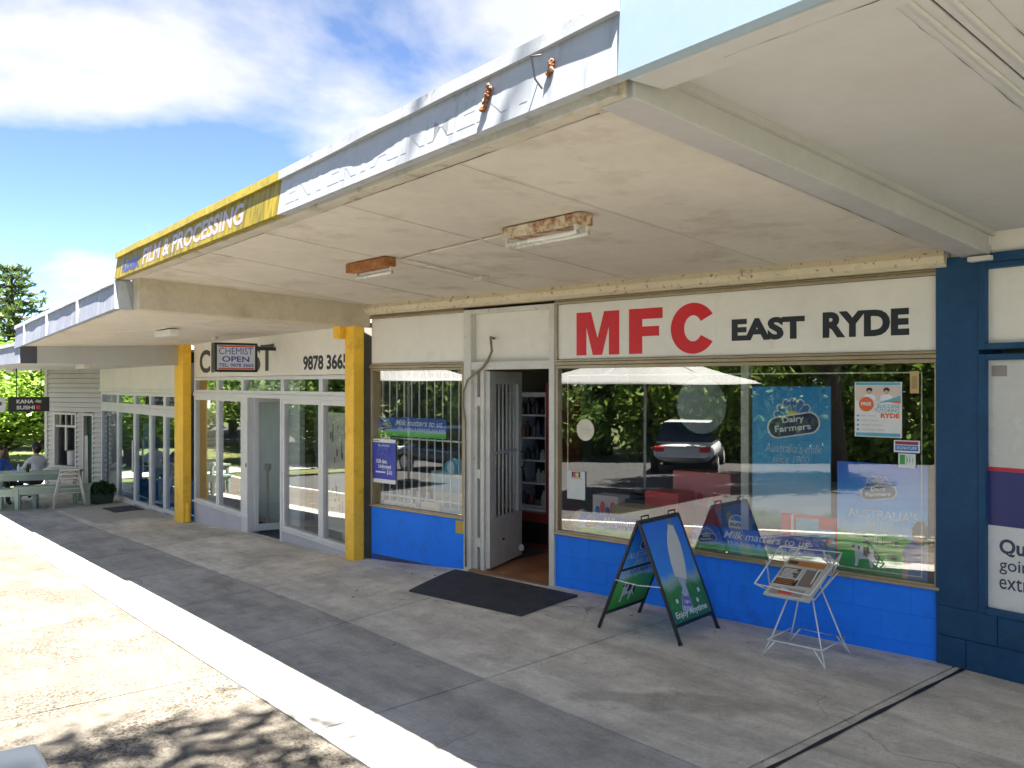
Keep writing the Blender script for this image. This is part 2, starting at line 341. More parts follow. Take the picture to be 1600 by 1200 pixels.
JX = [-26.1, -24.2, -22.2, -20.2, -18.3, -16.3, -14.4, -12.5, -10.6, -8.65, -6.7, -4.7, -2.68, -.7, 1.3, 3.3, 5.3]
ROWS = [(2.16, 3.42), (3.42, 4.66), (4.66, 7.4)]
for a, b in zip(JX, JX[1:]):
    for r0, r1 in ROWS:
        slab(m_conc_darker if r0 < 3 else m_conc, a, b, r0, r1, -.05, -.05)  # outer row is a darker concrete than the rows nearer the wall
AX = [-26.1, -23.4, -20.6, -17.8, -15, -12.2, -8.75, -6.2, -3.2, -.4, 2.4, 5.2]
for a, b in zip(AX, AX[1:]):
    for r0, r1 in ((.2, 2.16),):
        slab(m_agg, a, b, r0, r1)
m_bit = pbr('bitumen', (.012, .012, .014), .6, var=.3, bump=.5, bscale=40)
ej = MB(); pts = [(lerp(-2.60, -2.80, t), lerp(2.3, 5.93, t)) for t in np.linspace(0, 1, 24)]
for i, ((ax, ay), (bx, by)) in enumerate(zip(pts, pts[1:])):
    wa, wb = (.013 + .005*math.sin(i*1.7), .013 + .005*math.sin((i+1)*1.7))
    ej.add([(ax-wa, ay, gz(ax, ay)+.004), (ax+wa, ay, gz(ax, ay)+.004), (bx+wb, by, gz(bx, by)+.004), (bx-wb, by, gz(bx, by)+.004)], [(0, 1, 2, 3)])
ej.build('expansion_joint', m_bit, pav)
sheet('paved_strip', pbr('pale_render', (.42, .39, .34), .85, var=.12, vscale=3), -20.3, -16.6, 3.55, 4.8, .004, 8, 5, parent=pav)

# ------------------------------------------------------------------ shared building materials
m_cream = pbr('cream_board', (.76, .73, .66), .5, var=.05, vscale=1.2, dirt=((.40, .36, .26), 2.5, .60, .85, .5), bump=.05, bscale=30)
m_white = pbr('worn_white_paint', (.60, .58, .53), .5, var=.08, vscale=5, dirt=((.30, .24, .16), 9, .62, .72, .8), bump=.1, bscale=50)
m_bronze = pbr('bronze_anodised', (.36, .29, .19), .38, var=.12, vscale=4, metal=.55)
m_alu = pbr('grey_aluminium', (.66, .66, .665), .4, var=.06, vscale=4)
m_blue = pbr('blue_paint', (.018, .215, .95), .55, spec=.2, var=.07, vscale=1.3, bump=.1, bscale=25, spots=((.10, .16, .30), 9, .05), dirt=((.03, .13, .55), 5, .54, .68, .6))
m_navy = pbr('navy_paint', (.014, .065, .15), .5, spec=.25, var=.18, vscale=1.6, bump=.1, bscale=25, dirt=((.05, .13, .17), 5, .6, .75, .4))
m_glass = glass_mat('window_glass', (.97, .985, .98)); m_glass_b = glass_mat('tinted_glass', (.72, .84, .92), ior=2.1)
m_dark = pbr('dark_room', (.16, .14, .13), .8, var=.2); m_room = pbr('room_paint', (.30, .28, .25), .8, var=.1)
m_black = flatm('black_steel', (.015, .015, .017), .4); m_soffit = pbr('soffit_sheet', (.585, .54, .46), .75, var=.08, vscale=1.1, rnd_obj=.05, spots=((.22, .17, .12), 4.1, .022), dirt=((.36, .29, .20), 1.9, .53, .70, .6), bump=.05, bscale=20)
m_soffit2 = pbr('soffit_sheet_pale', (.47, .47, .455), .75, var=.06, vscale=1.1, spots=((.30, .26, .22), 2.1, .010), dirt=((.46, .41, .35), 1.5, .54, .76, .5), bump=.05, bscale=20)
m_orange = pbr('orange_paint', (.92, .54, .04), .5, var=.09, vscale=3, dirt=((.40, .17, .02), 4, .56, .74, .6), bump=.1, bscale=30)

# ------------------------------------------------------------------ corner shop (blue base, MFC sign)
LW, RW = -2.743, 3.395
shop = thing('milk_bar_shop', 'milk bar shopfront with bright blue base wall and red and black name board', 'shop', (-6.306, 5.356, 0), R(10.325))
# base walls
lw = box('base_wall', m_blue, shop, LW, -1.206, 0, .2, -.5, .495, bevel=.006); lw['label'] = 'plain blue rendered wall under the barred window'
rw = box('base_wall', m_blue, shop, 0, RW, .012, .2, -.5, .49)
for r_ in range(4):
    z0 = .29 - .2*r_; x = 0 - (.2 if r_ % 2 else 0)
    while x < RW:
        a, b = max(0, x), min(RW, x+.4)
        if b - a > .03: box('block', m_blue, rw, a+.0004, b-.0004, 0, .04, z0+.0004, z0+.1996 if r_ else .489, bevel=.0022)
        x += .4
box('price_sticker', flatm('yellow_ochre', (.50, .33, .04)), shop, -1.345, -1.208, -.004, 0, .345, .478)
# frames
def frame(parent, x0, x1, z0, z1, wd, mat, y0=-.02, y1=.05, name='frame'):
    m = MB(); m.box(x0, x1, y0, y1, z0, z0+wd); m.box(x0, x1, y0, y1, z1-wd, z1); m.box(x0, x0+wd, y0, y1, z0+wd, z1-wd); m.box(x1-wd, x1, y0, y1, z0+wd, z1-wd)
    return m.build(name, mat, parent, bevel=.004)
def window(parent, x0, x1, z0, z1, wd, mat, gl, y0=-.02, y1=.05, yg=.01, name='window'):
    f = frame(parent, x0, x1, z0, z1, wd, mat, y0, y1, name)
    box('pane', gl, f, x0+wd, x1-wd, yg, yg+.006, z0+wd, z1-wd); return f
wr = window(shop, .012, RW-.006, .50, 2.075, .03, m_bronze, m_glass); wr['label'] = 'large display window in bronze frame'
box('sill', m_bronze, wr, 0, RW, -.035, .012, .492, .515, bevel=.003)
wl = window(shop, LW+.012, -1.212, .505, 2.075, .026, m_bronze, m_glass); box('sill', m_bronze, wl, LW, -1.206, -.03, .0, .497, .517, bevel=.003)
for a, b in ((.004, RW), (LW, -1.206)):
    t = MB().box(a, b, -.030, .05, 2.078, 2.105).box(a, b, -.022, .05, 2.108, 2.128).build('head_rail', m_bronze, shop, bevel=.003)
    t = MB().box(a, b, -.028, .05, 2.645, 2.668).box(a, b, -.018, .05, 2.671, 2.685).build('head_rail', m_bronze, shop, bevel=.003)
nb = box('name_board', m_cream, shop, .035, 1.6872, 0, .03, 2.131, 2.642); box('name_board', m_cream, shop, 1.688, RW-.03, .0004, .03, 2.131, 2.642)
for a, b in ((.004, .033), (RW-.028, RW-.002)): box('name_board_edge', m_bronze, shop, a, b, -.02, .05, 2.131, 2.642, bevel=.003)
box('fascia_panel', m_cream, shop, LW+.01, -1.212, 0, .03, 2.131, 2.642)
m_red = pbr('red_vinyl', (.62, .006, .012), .4, var=.06, vscale=3, dirt=((.70, .06, .05), 2, .55, .8, .5)); m_blk = flatm('black_vinyl', (.012, .016, .022), .4)
def glyph(pts, x, z, wd, h): return [(x+a*wd, z+b*h) for a, b in pts]
Mg = [(0,0),(.235,0),(.235,.66),(.39,0),(.61,0),(.765,.66),(.765,0),(1,0),(1,1),(.655,1),(.5,.38),(.345,1),(0,1)]
Fg = [(0,0),(.40,0),(.40,.385),(.90,.385),(.90,.60),(.40,.60),(.40,.765),(1,.765),(1,1),(0,1)]
def prism_tri(pts, y0, y1, name, mat, parent):
    from mathutils.geometry import tessellate_polygon
    n = len(pts); tr = tessellate_polygon([[Vector((x, z, 0)) for x, z in pts]])
    vs = [(x, y0, z) for x, z in pts] + [(x, y1, z) for x, z in pts]
    fs = [tuple(t) for t in tr] + [(i, i+n, (i+1) % n + n, (i+1) % n) for i in range(n)]
    return MB().add(vs, fs).build(name, mat, parent)
prism_tri(glyph(Mg, .252, 2.163, .478, .392), -.0025, 0, 'lettering', m_red, nb)
prism_tri(glyph(Fg, .835, 2.163, .343, .392), -.0025, 0, 'lettering', m_red, nb)
cg = []
for k in range(33):
    a = R(32 + (328-32)*k/32); cg.append((1.474 + .214*math.cos(a), 2.362 + .212*math.sin(a)))
for k in range(33):
    a = R(328 - (328-32)*k/32); q = min(1, max(0, (abs(((math.degrees(a)+180) % 360)-180)-32)/30)); cg.append((1.474 + .085*math.cos(a), 2.362 + .108*math.sin(a)))
prism_tri(cg, -.0025, 0, 'lettering', m_red, nb)
text('EAST', m_blk, nb, 1.826, 2.243, .608, .176, bold=.05)
text('RYDE', m_blk, nb, 2.572, 2.243, .618, .190, bold=.05)
# doorway
pL = MB().box(-1.206, -1.103, -.025, .10, -.05, 2.66).build('door_post', m_white, shop, bevel=.004)
pR = MB().box(-.063, .003, -.025, .10, -.05, 2.66).build('door_post', m_white, shop, bevel=.004)
box('door_head', m_white, shop, -1.103, -.063, -.02, .10, 2.045, 2.125, bevel=.004); box('door_head', m_white, shop, -1.103, -.063, -.022, .10, 2.615, 2.66, bevel=.004)
box('over_panel', m_cream, shop, -1.10, -.885, .05, .08, 2.125, 2.615); box('over_panel', m_cream, shop, -.880, -.065, .048, .08, 2.125, 2.615)
box('vent_plate', m_white, shop, -1.0, -.72, -.03, -.022, 2.63, 2.655)
box('door_stop', m_white, shop, -1.103, -1.055, .02, .10, -.02, 2.045)
box('threshold', pbr('worn_timber', (.30, .16, .09), .5, var=.2, vscale=6), shop, -1.103, -.063, -.06, .06, -.06, .006)
# moulding between sign and soffit, spotted with rust
m_mould = pbr('rust_spotted_cream', (.62, .54, .38), .6, var=.08, vscale=3, dirt=((.20, .09, .03), 22, .585, .64, .95), bump=.1, bscale=30)
pr = [(-.10, 2.80), (-.115, 2.76), (-.10, 2.715), (-.06, 2.69), (.05, 2.688), (.05, 2.86), (-.10, 2.86)]
MB().prismx([(y, z) for y, z in pr][::-1], LW-.02, RW+.05).build('cornice_moulding', m_mould, shop)
# open security door, hung on the left, swung inwards
HZ = (-.93, .05); DA = R(108)
door = box('door', m_white, shop, 0, .82, -.022, .022, .02, .52, bevel=.003); door.location = (HZ[0], HZ[1], 0); door.rotation_euler = (0, 0, DA); door['label'] = 'scuffed white security door standing open inwards'
dm = MB().box(0, .11, -.022, .022, .52, 2.03).box(.72, .82, -.022, .022, .52, 2.03).box(.11, .72, -.022, .022, 1.90, 2.03)
dm.build('door_rail', m_white, door, bevel=.003)
for k in range(6): MB().tube([(.17+.095*k, 0, .52), (.17+.095*k, 0, 1.90)], .011, 8).build('security_bar', m_white, door, smooth=True)
box('lock_rail', m_alu, door, .11, .72, -.012, .012, 1.17, 1.20); box('pane', m_glass, door, .11, .72, .014, .019, .52, 1.90)
MB().tube([(.78, -.03, .98), (.78, -.07, 1.0), (.78, -.07, 1.14), (.78, -.03, 1.16)], .010, 8).build('handle', m_black, door, smooth=True)
MB().lathe([(.02, 0), (.03, .01), (.03, .05), (.012, .07)], (.74, -.05, .08), 10).build('door_catch', m_alu, door)
box('letter_slot', m_black, door, .30, .36, -.024, -.02, .26, .285)
jb = MB().box(-1.0, -.95, .01, .06, .0, 2.045).build('door_jamb', m_white, shop, bevel=.003)
for z in (1.72, .98, .28): MB().box(-1.055, -1.0, .02, .05, z-.045, z+.045).tube([(-1.0, .012, z-.05), (-1.0, .012, z+.05)], .012, 8).build('hinge', m_white, shop)
# brown flex hanging over the doorway
cp = [(-.831, .04, 2.36), (-.825, -.02, 2.37), (-.79, -.05, 2.31), (-.775, -.055, 2.23), (-.83, -.05, 2.14), (-.92, -.045, 2.06), (-1.05, -.045, 1.99), (-1.13, -.045, 1.94), (-1.185, -.045, 1.82), (-1.195, -.04, 1.66), (-1.17, -.04, 1.53), (-1.165, -.04, 1.3), (-1.165, -.04, .4), (-1.16, -.04, .02)]
tag(MB().tube(cp, [.014]*6+[.009]*8, 8).build('cable', pbr('brown_flex', (.22, .17, .10), .5, var=.15), None, smooth=True), 'brown flexible cable looped from the panel over the milk bar door', 'cable')
bpy.data.objects['cable'].location = shop.location; bpy.data.objects['cable'].rotation_euler = shop.rotation_euler
# room behind
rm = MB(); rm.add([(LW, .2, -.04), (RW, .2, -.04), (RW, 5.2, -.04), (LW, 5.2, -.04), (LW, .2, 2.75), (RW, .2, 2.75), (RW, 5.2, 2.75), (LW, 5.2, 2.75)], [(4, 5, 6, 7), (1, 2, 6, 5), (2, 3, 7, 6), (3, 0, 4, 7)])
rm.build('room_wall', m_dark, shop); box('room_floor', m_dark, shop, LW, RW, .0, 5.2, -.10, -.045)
m_floor = pbr('floor_timber', (.42, .17, .075), .35, var=.2, vscale=5, rnd_obj=.2)
pk = None
for k in range(13):
    a = -1.10 + .085*k
    if pk is None: pk = MB().box(0, .0835, .06, 3.2, -.045, -.002).mesh('floor_board')
    o = put('floor_board', pk, m_floor, shop, (a, 0, 0))
MB().box(LW+.02, -1.25, .06, .62, .40, .455).box(LW+.05, -1.3, .55, .6, -.04, .40).build('display_shelf', m_white, shop)
MB().box(.06, RW-.06, .06, .85, .40, .45).box(.1, RW-.1, .8, .84, -.04, .40).build('display_shelf', m_white, shop)
# roof and parapet, hidden above the awning
box('roof', m_soffit2, shop, LW, RW, .06, 5.4, 2.86, 3.2)
# ------------------------------------------------------------------ chemist shop
chem = thing('chemist_shop', 'chemist shopfront with grey framed glazing under a cream name board', 'shop', (-12.2, 4.8, -.35))
def W(name, mat, parent, x0, x1, y0, y1, z0, z1, bevel=0): return box(name, mat, parent, x0, x1, y0, y1, z0, z1, bevel, world=True)
m_lav = pbr('pale_lavender_render', (.50, .49, .54), .7, var=.07, vscale=2, bump=.1, bscale=30, dirt=((.33, .31, .30), 2.5, .58, .75, .5))
CY = 4.8
W('base_wall', m_lav, chem, -15.07, -12.62, CY-.03, CY+.15, -.7, -.085, .005); W('base_wall', m_lav, chem, -11.34, -9.27, CY-.03, CY+.15, -.5, -.085, .005)
def wwin(x0, x1, z0, z1, gl=m_glass, wd=.03, mat=m_alu, parent=None, Y=CY, name='window'):
    m = MB(); m.box(x0, x1, Y-.03, Y+.05, z0, z0+wd); m.box(x0, x1, Y-.03, Y+.05, z1-wd, z1); m.box(x0, x0+wd, Y-.03, Y+.05, z0+wd, z1-wd); m.box(x1-wd, x1, Y-.03, Y+.05, z0+wd, z1-wd)
    f = m.build(name, mat, parent, True, .004)
    MB().box(x0+wd, x1-wd, Y+.005, Y+.011, z0+wd, z1-wd).build('pane', gl, f, True); return f
for x0, x1 in ((-15.07, -13.92), (-13.915, -12.83), (-11.34, -10.15), (-10.145, -9.28)):
    wwin(x0, x1, -.08, 1.70, parent=chem, wd=.065)
for x0, x1 in ((-15.07, -13.92), (-13.915, -12.83), (-12.825, -11.345), (-11.34, -10.15), (-10.145, -9.28)):
    wwin(x0, x1, 1.755, 2.01, parent=chem, wd=.05)
W('transom', pbr('white_bar', (.66, .66, .65), .45, var=.05), chem, -15.09, -9.26, CY-.04, CY+.055, 1.70, 1.755, .004)
W('sill', m_alu, chem, -15.09, -12.62, CY-.06, CY, -.085, -.06, .004); W('sill', m_alu, chem, -11.36, -9.26, CY-.06, CY, -.085, -.06, .004)
W('door_frame', m_alu, chem, -12.83, -12.60, CY-.04, CY+.06, -.5, 1.70, .004); W('door_frame', m_alu, chem, -11.40, -11.345, CY-.04, CY+.06, -.5, 1.70, .004)
W('lock', m_black, chem, -12.66, -12.63, CY-.046, CY-.03, .68, .73)
# door leaf pushed back inside
cd_ = MB().box(0, .06, -.02, .02, 0, 1.98).box(.9, .96, -.02, .02, 0, 1.98).box(.06, .9, -.02, .02, 0, .1).box(.06, .9, -.02, .02, 1.90, 1.98).build('door', m_alu, chem, bevel=.003)
cd_.location = (-12.58+12.2, .06, .08); cd_.rotation_euler = (0, 0, R(82)); MB().box(.06, .9, -.004, .004, .1, 1.9).build('pane', m_glass, cd_)
box('handle', m_black, cd_, .86, .9, -.05, -.02, .9, 1.1)
cb_ = W('name_board', m_cream, chem, -15.09, -9.25, CY-.02, CY+.08, 2.015, 2.60)
cb_mat = flatm('faded_black', (.035, .037, .04), .5)
def wtext(s, mat, part, x, z, wd, h, Y, **k):
    root = part
    while root.name not in FR: root = root.parent
    l = root.location; return text(s, mat, part, x-l.x, z-l.z, wd, h, y=Y-l.y, **k)
wtext('CHEMIST', cb_mat, cb_, -14.80, 2.08, 3.15, .38, CY-.0225, bold=.03)
wtext('9878 3665', m_blk, cb_, -10.68, 2.075, 1.27, .19, CY-.0225, bold=.035)
MB().box(-15.1, -9.25, CY-.05, CY, 2.555, 2.60).build('cornice_moulding', m_cream, chem, True)
# inside
m_teal = pbr('grey_teal_wall', (.58, .66, .66), .7, var=.08); m_cream2 = pbr('beige_wall', (.52, .46, .34), .8, var=.06)
W('partition', m_teal, chem, -14.6, -12.15, 5.38, 5.46, -.5, 2.5); W('skirting', m_white, chem, -14.6, -12.15, 5.35, 5.38, -.30, -.20)
W('room_floor', pbr('slate_carpet', (.06, .075, .10), .9, var=.2), chem, -15.05, -9.25, CY+.05, 8.5, -.6, -.30)
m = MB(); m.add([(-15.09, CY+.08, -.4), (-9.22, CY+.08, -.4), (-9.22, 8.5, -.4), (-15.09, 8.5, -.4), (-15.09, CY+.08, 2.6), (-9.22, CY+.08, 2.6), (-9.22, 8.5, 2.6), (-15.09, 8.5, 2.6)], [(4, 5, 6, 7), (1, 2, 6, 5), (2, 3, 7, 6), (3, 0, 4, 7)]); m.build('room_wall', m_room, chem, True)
W('bench_top', m_cream2, chem, -11.25, -9.35, 5.6, 6.1, .55, .62); W('bench_front', m_cream2, chem, -11.25, -9.35, 5.62, 5.66, -.3, .55)
W('blind', m_cream2, chem, -15.0, -14.2, 4.95, 4.97, -.2, 1.7)
m_paper = flatm('sun_bleached_paper', (.46, .46, .42)); m_paperw = flatm('white_paper', (.68, .68, .66))
W('window_film', m_paper, chem, -10.05, -9.36, 4.825, 4.828, .1, 1.55)
for k in range(26):
    x = rnd.uniform(-10.0, -9.4); z = rnd.choice((.15, .45, .9, 1.15)) + rnd.uniform(0, .2); W('film_mark', m_blk, chem, x, x+.012+.03*rnd.random(), 4.823, 4.8245, z, z+.03+.12*rnd.random())
tag(MB().tube([(-12.72, 5.12, -.30), (-12.72, 5.12, .60)], .022, 10).build('rail_post', m_white, None), 'white rail post standing just inside the chemist doorway', 'rail post')
tag(MB().lathe([(.05, 0), (.055, .05), (.05, .1)], (-12.72, 5.12, .60), 14).build('post_cap', m_white, bpy.data.objects['rail_post']))
W('roof', m_soffit2, chem, -15.1, -9.2, 4.9, 9, 2.62, 3.0)

# ------------------------------------------------------------------ glazed shop with blue film
GY = 4.85
office = thing('glazed_shop', 'fully glazed shopfront tinted blue near the floor', 'shop', (-19, GY, -.65))
GX = [-21.95, -20.42, -19.05, -17.90, -16.95, -15.62]
for i, (a, b) in enumerate(zip(GX, GX[1:])):
    wwin(a, b-.005, 1.42, 1.73, m_glass_b, .07, parent=office, Y=GY)
    g = wwin(a, b-.005, lerp(-.64, -.50, i/4), 1.37, m_glass_b, .08, parent=office, Y=GY, name='door' if i == 2 else 'window')
    if i == 2: MB().tube([(a+.12, GY-.09, .1), (a+.12, GY-.09, .75)], .02, 8).build('handle', m_alu, g, True)
W('transom', m_alu, office, -21.97, -15.6, GY-.045, GY+.055, 1.37, 1.42); W('plinth', m_alu, office, -21.97, -15.6, GY-.05, GY+.06, -.9, -.60)
gb = W('name_board', m_cream, office, -21.97, -15.55, GY-.05, GY+.08, 1.735, 2.5); W('cornice_moulding', m_cream, office, -21.97, -15.55, GY-.07, GY-.05, 1.735, 1.78)
m_bcar = pbr('blue_carpet', (.03, .17, .36), .8, var=.1)
W('room_floor', m_bcar, office, -21.9, -15.6, GY+.06, 10, -.75, -.585); W('room_wall', pbr('pale_blue_wall', (.40, .46, .48), .8), office, -21.97, -15.55, 9.0, 9.1, -.6, 2.4)
W('room_wall', m_room, office, -21.99, -21.97, GY+.1, 9, -.6, 2.4); W('ceiling', m_room, office, -21.97, -15.55, GY+.1, 9, 2.4, 2.45); W('blue_panel', m_bcar, office, -21.8, -15.7, 5.5, 5.53, -.585, .0)
W('roof', m_soffit2, office, -22, -15.5, 4.95, 10, 2.5, 2.8)
fg = MB().prism([(-.12, 0), (.12, .02), (.09, .5), (.05, 1.0), (0, 1.16), (-.05, 1.0), (-.09, .5)], -.01, .01)
tag(fg.build('flag', flatm('green_cloth', (.01, .52, .20)), None, loc=(-17.42, 5.0, .05)), 'bright green pennant hanging inside the glazed shop window', 'flag')
for nm, lb, ct, x0, x1, y0, y1, z0, z1, mt in (('cabinet', 'white cabinet inside the glazed shop behind the green pennant', 'cabinet', -17.0, -16.4, 5.7, 6.3, -.58, .75, m_paperw), ('display_board', 'tall grey teal board behind the leftmost shop glass', 'board', -21.4, -20.7, 5.6, 5.68, .1, 1.0, m_teal)):
    r_ = thing(nm, lb, ct, (x0, y0, z0)); W('body', mt, r_, x0, x1, y0, y1, z0, z1, .02); W('leg', m_black, r_, x0+.1, x0+.14, y0+.02, y0+.06, -.58, z0) if z0 > 0 else W('door', m_paper, r_, x0+.03, x1-.03, y0-.015, y0, z0+.1, z1-.1, .01)
    if z0 > 0: W('leg', m_black, r_, x1-.14, x1-.1, y0+.02, y0+.06, -.58, z0)

# ------------------------------------------------------------------ weatherboard kiosk
m_wb = pbr('white_weatherboard', (.60, .58, .55), .55, var=.06, vscale=2)
ka, kb = Vector((-21.98, 4.86, 0)), Vector((-24.0, 4.07, 0)); kl = (ka-kb).length
kio = thing('sushi_kiosk', 'white weatherboard kiosk wall with a dark serving window beside the tables', 'kiosk', (kb.x, kb.y, 0), math.atan2(ka.y-kb.y, ka.x-kb.x))
# wall openings: serving window and doorway
wx0, wx1, wz0, wz1 = .28, 1.22, -.13, 1.22; dx0, dx1, dz1 = 1.50, 1.82, 1.15
bz = -.95
while bz < 2.3:
    segs = [(0, kl)]
    def cut(sg, a, b): 
        out = []
        for p, q in sg:
            if a <= p and q <= b: continue
            if q <= a or p >= b: out.append((p, q)); continue
            if p < a: out.append((p, a))
            if q > b: out.append((b, q))
        return out
    if bz+.1 > wz0 and bz < wz1: segs = cut(segs, wx0, wx1)
    if bz < dz1: segs = cut(segs, dx0, dx1)
    for a, b in segs: MB().hexa([(a, -.05, bz), (b, -.05, bz), (b, .04, bz), (a, .04, bz), (a, -.006, bz+.106), (b, -.006, bz+.106), (b, .04, bz+.106), (a, .04, bz+.106)]).build('weatherboard', m_wb, kio)  # open gap above each board stands in for the lap's shadow line
    bz += .115
kw = frame(kio, wx0, wx1, wz0, wz1, .06, m_wb, -.05, .06, 'window'); m = MB(); m.box(wx0+.06, wx1-.06, -.02, .02, .86, .91)
for k in range(1, 4): m.box(lerp(wx0, wx1, k/4)-.015, lerp(wx0, wx1, k/4)+.015, -.02, .02, .91, wz1-.06)
m.box(lerp(wx0, wx1, .5)-.03, lerp(wx0, wx1, .5)+.03, -.02, .02, .3, .86); m.build('glazing_bar', m_wb, kw); box('sill', m_wb, kw, wx0-.05, wx1+.08, -.25, .06, wz0-.05, wz0, .005)
box('door', pbr('dark_green_paint', (.035, .075, .06), .5), kio, dx0, dx1, .06, .10, -.95, dz1); frame(kio, dx0-.06, dx1+.06, -1.0, dz1+.06, .06, m_wb, -.045, .05, 'door_frame')
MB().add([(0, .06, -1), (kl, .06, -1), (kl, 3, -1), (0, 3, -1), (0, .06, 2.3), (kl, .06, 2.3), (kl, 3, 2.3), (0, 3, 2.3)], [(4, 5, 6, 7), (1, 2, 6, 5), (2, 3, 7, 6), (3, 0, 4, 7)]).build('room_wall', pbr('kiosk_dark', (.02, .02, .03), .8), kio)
box('corner_board', m_wb, kio, -.06, .04, -.06, .3, -1, 2.3); box('side_wall', m_wb, kio, -.05, .0, .3, 3.2, -1, 2.3)
tag(MB().lathe([(.12, 0), (.13, .02), (.13, .34), (.10, .36)], (0, 0, 0), 16).build('white_bucket', m_paperw, None), 'white tub standing in the kiosk serving window', 'tub')
q = FR[kio.name] @ Vector((.62, .25, -.08)); bpy.data.objects['white_bucket'].location = q

# ------------------------------------------------------------------ navy shop on the right
NY = 5.97
navy = thing('navy_shop', 'navy painted shopfront with wide pillar and white covered windows', 'shop', (-2.97, NY, 0))
W('pillar', m_navy, navy, -2.985, -2.70, NY-.04, NY+.3, .40, 2.75, .006)
nw = W('base_wall', m_navy, navy, -2.985, 1.5, NY-.02, NY+.3, -.3, .40)
for r_ in range(4):
    z0 = .2 - .2*r_; x = -2.985 - (.2 if r_ % 2 else 0)
    while x < 1.4:
        a = max(-2.985, x); W('block', m_navy, nw, a+.002, x+.398, NY-.036, NY+.05, z0+.002, z0+.198, .005); x += .4
for z0, z1 in ((.40, 2.095), (2.125, 2.69)):
    f = MB(); f.box(-2.70, -2.655, NY-.05, NY+.05, z0, z1); f.box(-2.655, -1.2, NY-.05, NY+.05, z0, z0+.04); f.box(-2.655, -1.2, NY-.05, NY+.05, z1-.04, z1); f.box(-1.2, -1.15, NY-.05, NY+.05, z0, z1)
    f = f.build('window', m_navy, navy, True, .005)
    m = MB().box(-2.655, -1.2, NY, NY+.02, z0+.04, z1-.04).build('panel', pbr('white_window_film', (.60, .60, .57), .25, var=.05) if z0 < 1 else m_cream, f, True)
    if z0 < 1: nf = m
W('head_rail', m_navy, navy, -2.70, 1.5, NY-.06, NY+.05, 2.69, 2.75, .004); W('head_rail', m_cream, navy, -2.70, 1.5, NY-.03, NY+.3, 2.75, 3.2)
W('print_band', flatm('print_red', (.55, .02, .05)), navy, -2.655, -1.2, NY-.004, NY-.001, 1.335, 1.36); W('print_band', flatm('print_navy', (.03, .035, .16)), navy, -2.655, -1.2, NY-.004, NY-.001, .98, 1.334)
W('print_band', m_paperw, navy, -2.655, -1.2, NY-.004, NY-.001, .445, .979)
for s, z, wd, h, b in (('Quality', .775, .37, .125, .03), ('going', .67, .235, .10, .005), ('extra', .575, .225, .08, .005)):
    wtext(s, flatm('print_ink', (.04, .05, .10)), nf, -2.585, z, wd, h, NY-.006, bold=b)
W('sticker', flatm('grey_sticker', (.28, .26, .23)), navy, -2.635, -2.54, NY-.003, NY-.001, 1.95, 2.02)
W('room_wall', m_room, navy, -2.9, 1.5, NY+.3, NY+.35, -.2, 3.2); W('roof', m_soffit2, navy, -2.7, 2, NY, NY+4, 3.2, 3.5)

# ------------------------------------------------------------------ columns
def column(label, x0, x1, y0, y1, z0, z1, stub):
    t = thing('column', label, 'column', ((x0+x1)/2, y0, z0), 0, 'orange awning columns')
    W('shaft', m_orange, t, x0, x1, y0, y1, z0-.15, z1, .008)
    if stub: W('beam_stub', m_orange, t, *stub, .006)
    return t
c1 = column('orange painted column between the chemist and the milk bar', -9.275, -9.055, 4.665, 4.80, -.135, 2.80, (-9.44, -9.277, 4.60, 4.79, 2.43, 2.60))
c2 = column('orange painted column between the glazed shop and the chemist, with downpipe stub', -15.42, -15.12, 4.60, 4.74, -.46, 2.60, None)
W('boot', m_orange, c2, -15.62, -15.42, 4.61, 4.73, -.6, 2.35, .006)
MB().tube([(-15.03, 4.66, -.42), (-15.03, 4.66, -.28)], .045, 10).tube([(-15.03, 4.66, -.28), (-15.03, 4.66, -.1)], .035, 10).tube([(-15.03, 4.66, -.2), (-15.03, 4.66, -.17)], .048, 10).build('downpipe', m_orange, c2, True)

# ------------------------------------------------------------------ awnings
m_fw = pbr('weathered_white_fascia', (.36, .38, .41), .6, var=.07, vscale=3, streak=((.24, .26, .30), .50, .72, 16), bump=.1, bscale=30)
m_fy = pbr('weathered_yellow_fascia', (.31, .225, .004), .6, var=.10, vscale=3, streak=((.12, .10, .004), .42, .62, 22), bump=.1, bscale=30)
m_fb = pbr('pale_blue_fascia', (.31, .41, .49), .5, var=.04, vscale=2, dirt=((.40, .46, .50), 3, .55, .7, .4))
m_fg = pbr('grey_fascia', (.22, .235, .29), .6, var=.1, vscale=2, streak=((.36, .38, .42), .5, .7, 14))
m_capw = pbr('cap_flashing', (.46, .47, .49), .5, var=.1, vscale=6, dirt=((.25, .23, .20), 14, .58, .68, .8), metal=.2)
m_capy = pbr('cap_flashing_yellow', (.40, .30, .015), .5, var=.15, vscale=8, dirt=((.25, .21, .05), 18, .52, .62, .8))
m_gap = flatm('dark_gap', (.05, .045, .04), .9); m_edge = pbr('mossy_edge', (.48, .44, .36), .8, var=.12, vscale=3, dirt=((.26, .21, .10), 5, .55, .68, .8))  # dark colour of the awning roofs behind the joints and of peeled strips
EY = 2.2
aw1 = thing('awning', 'weathered awning over the milk bar with white and yellow fascia', 'awning', (-5.8, EY, 2.97))
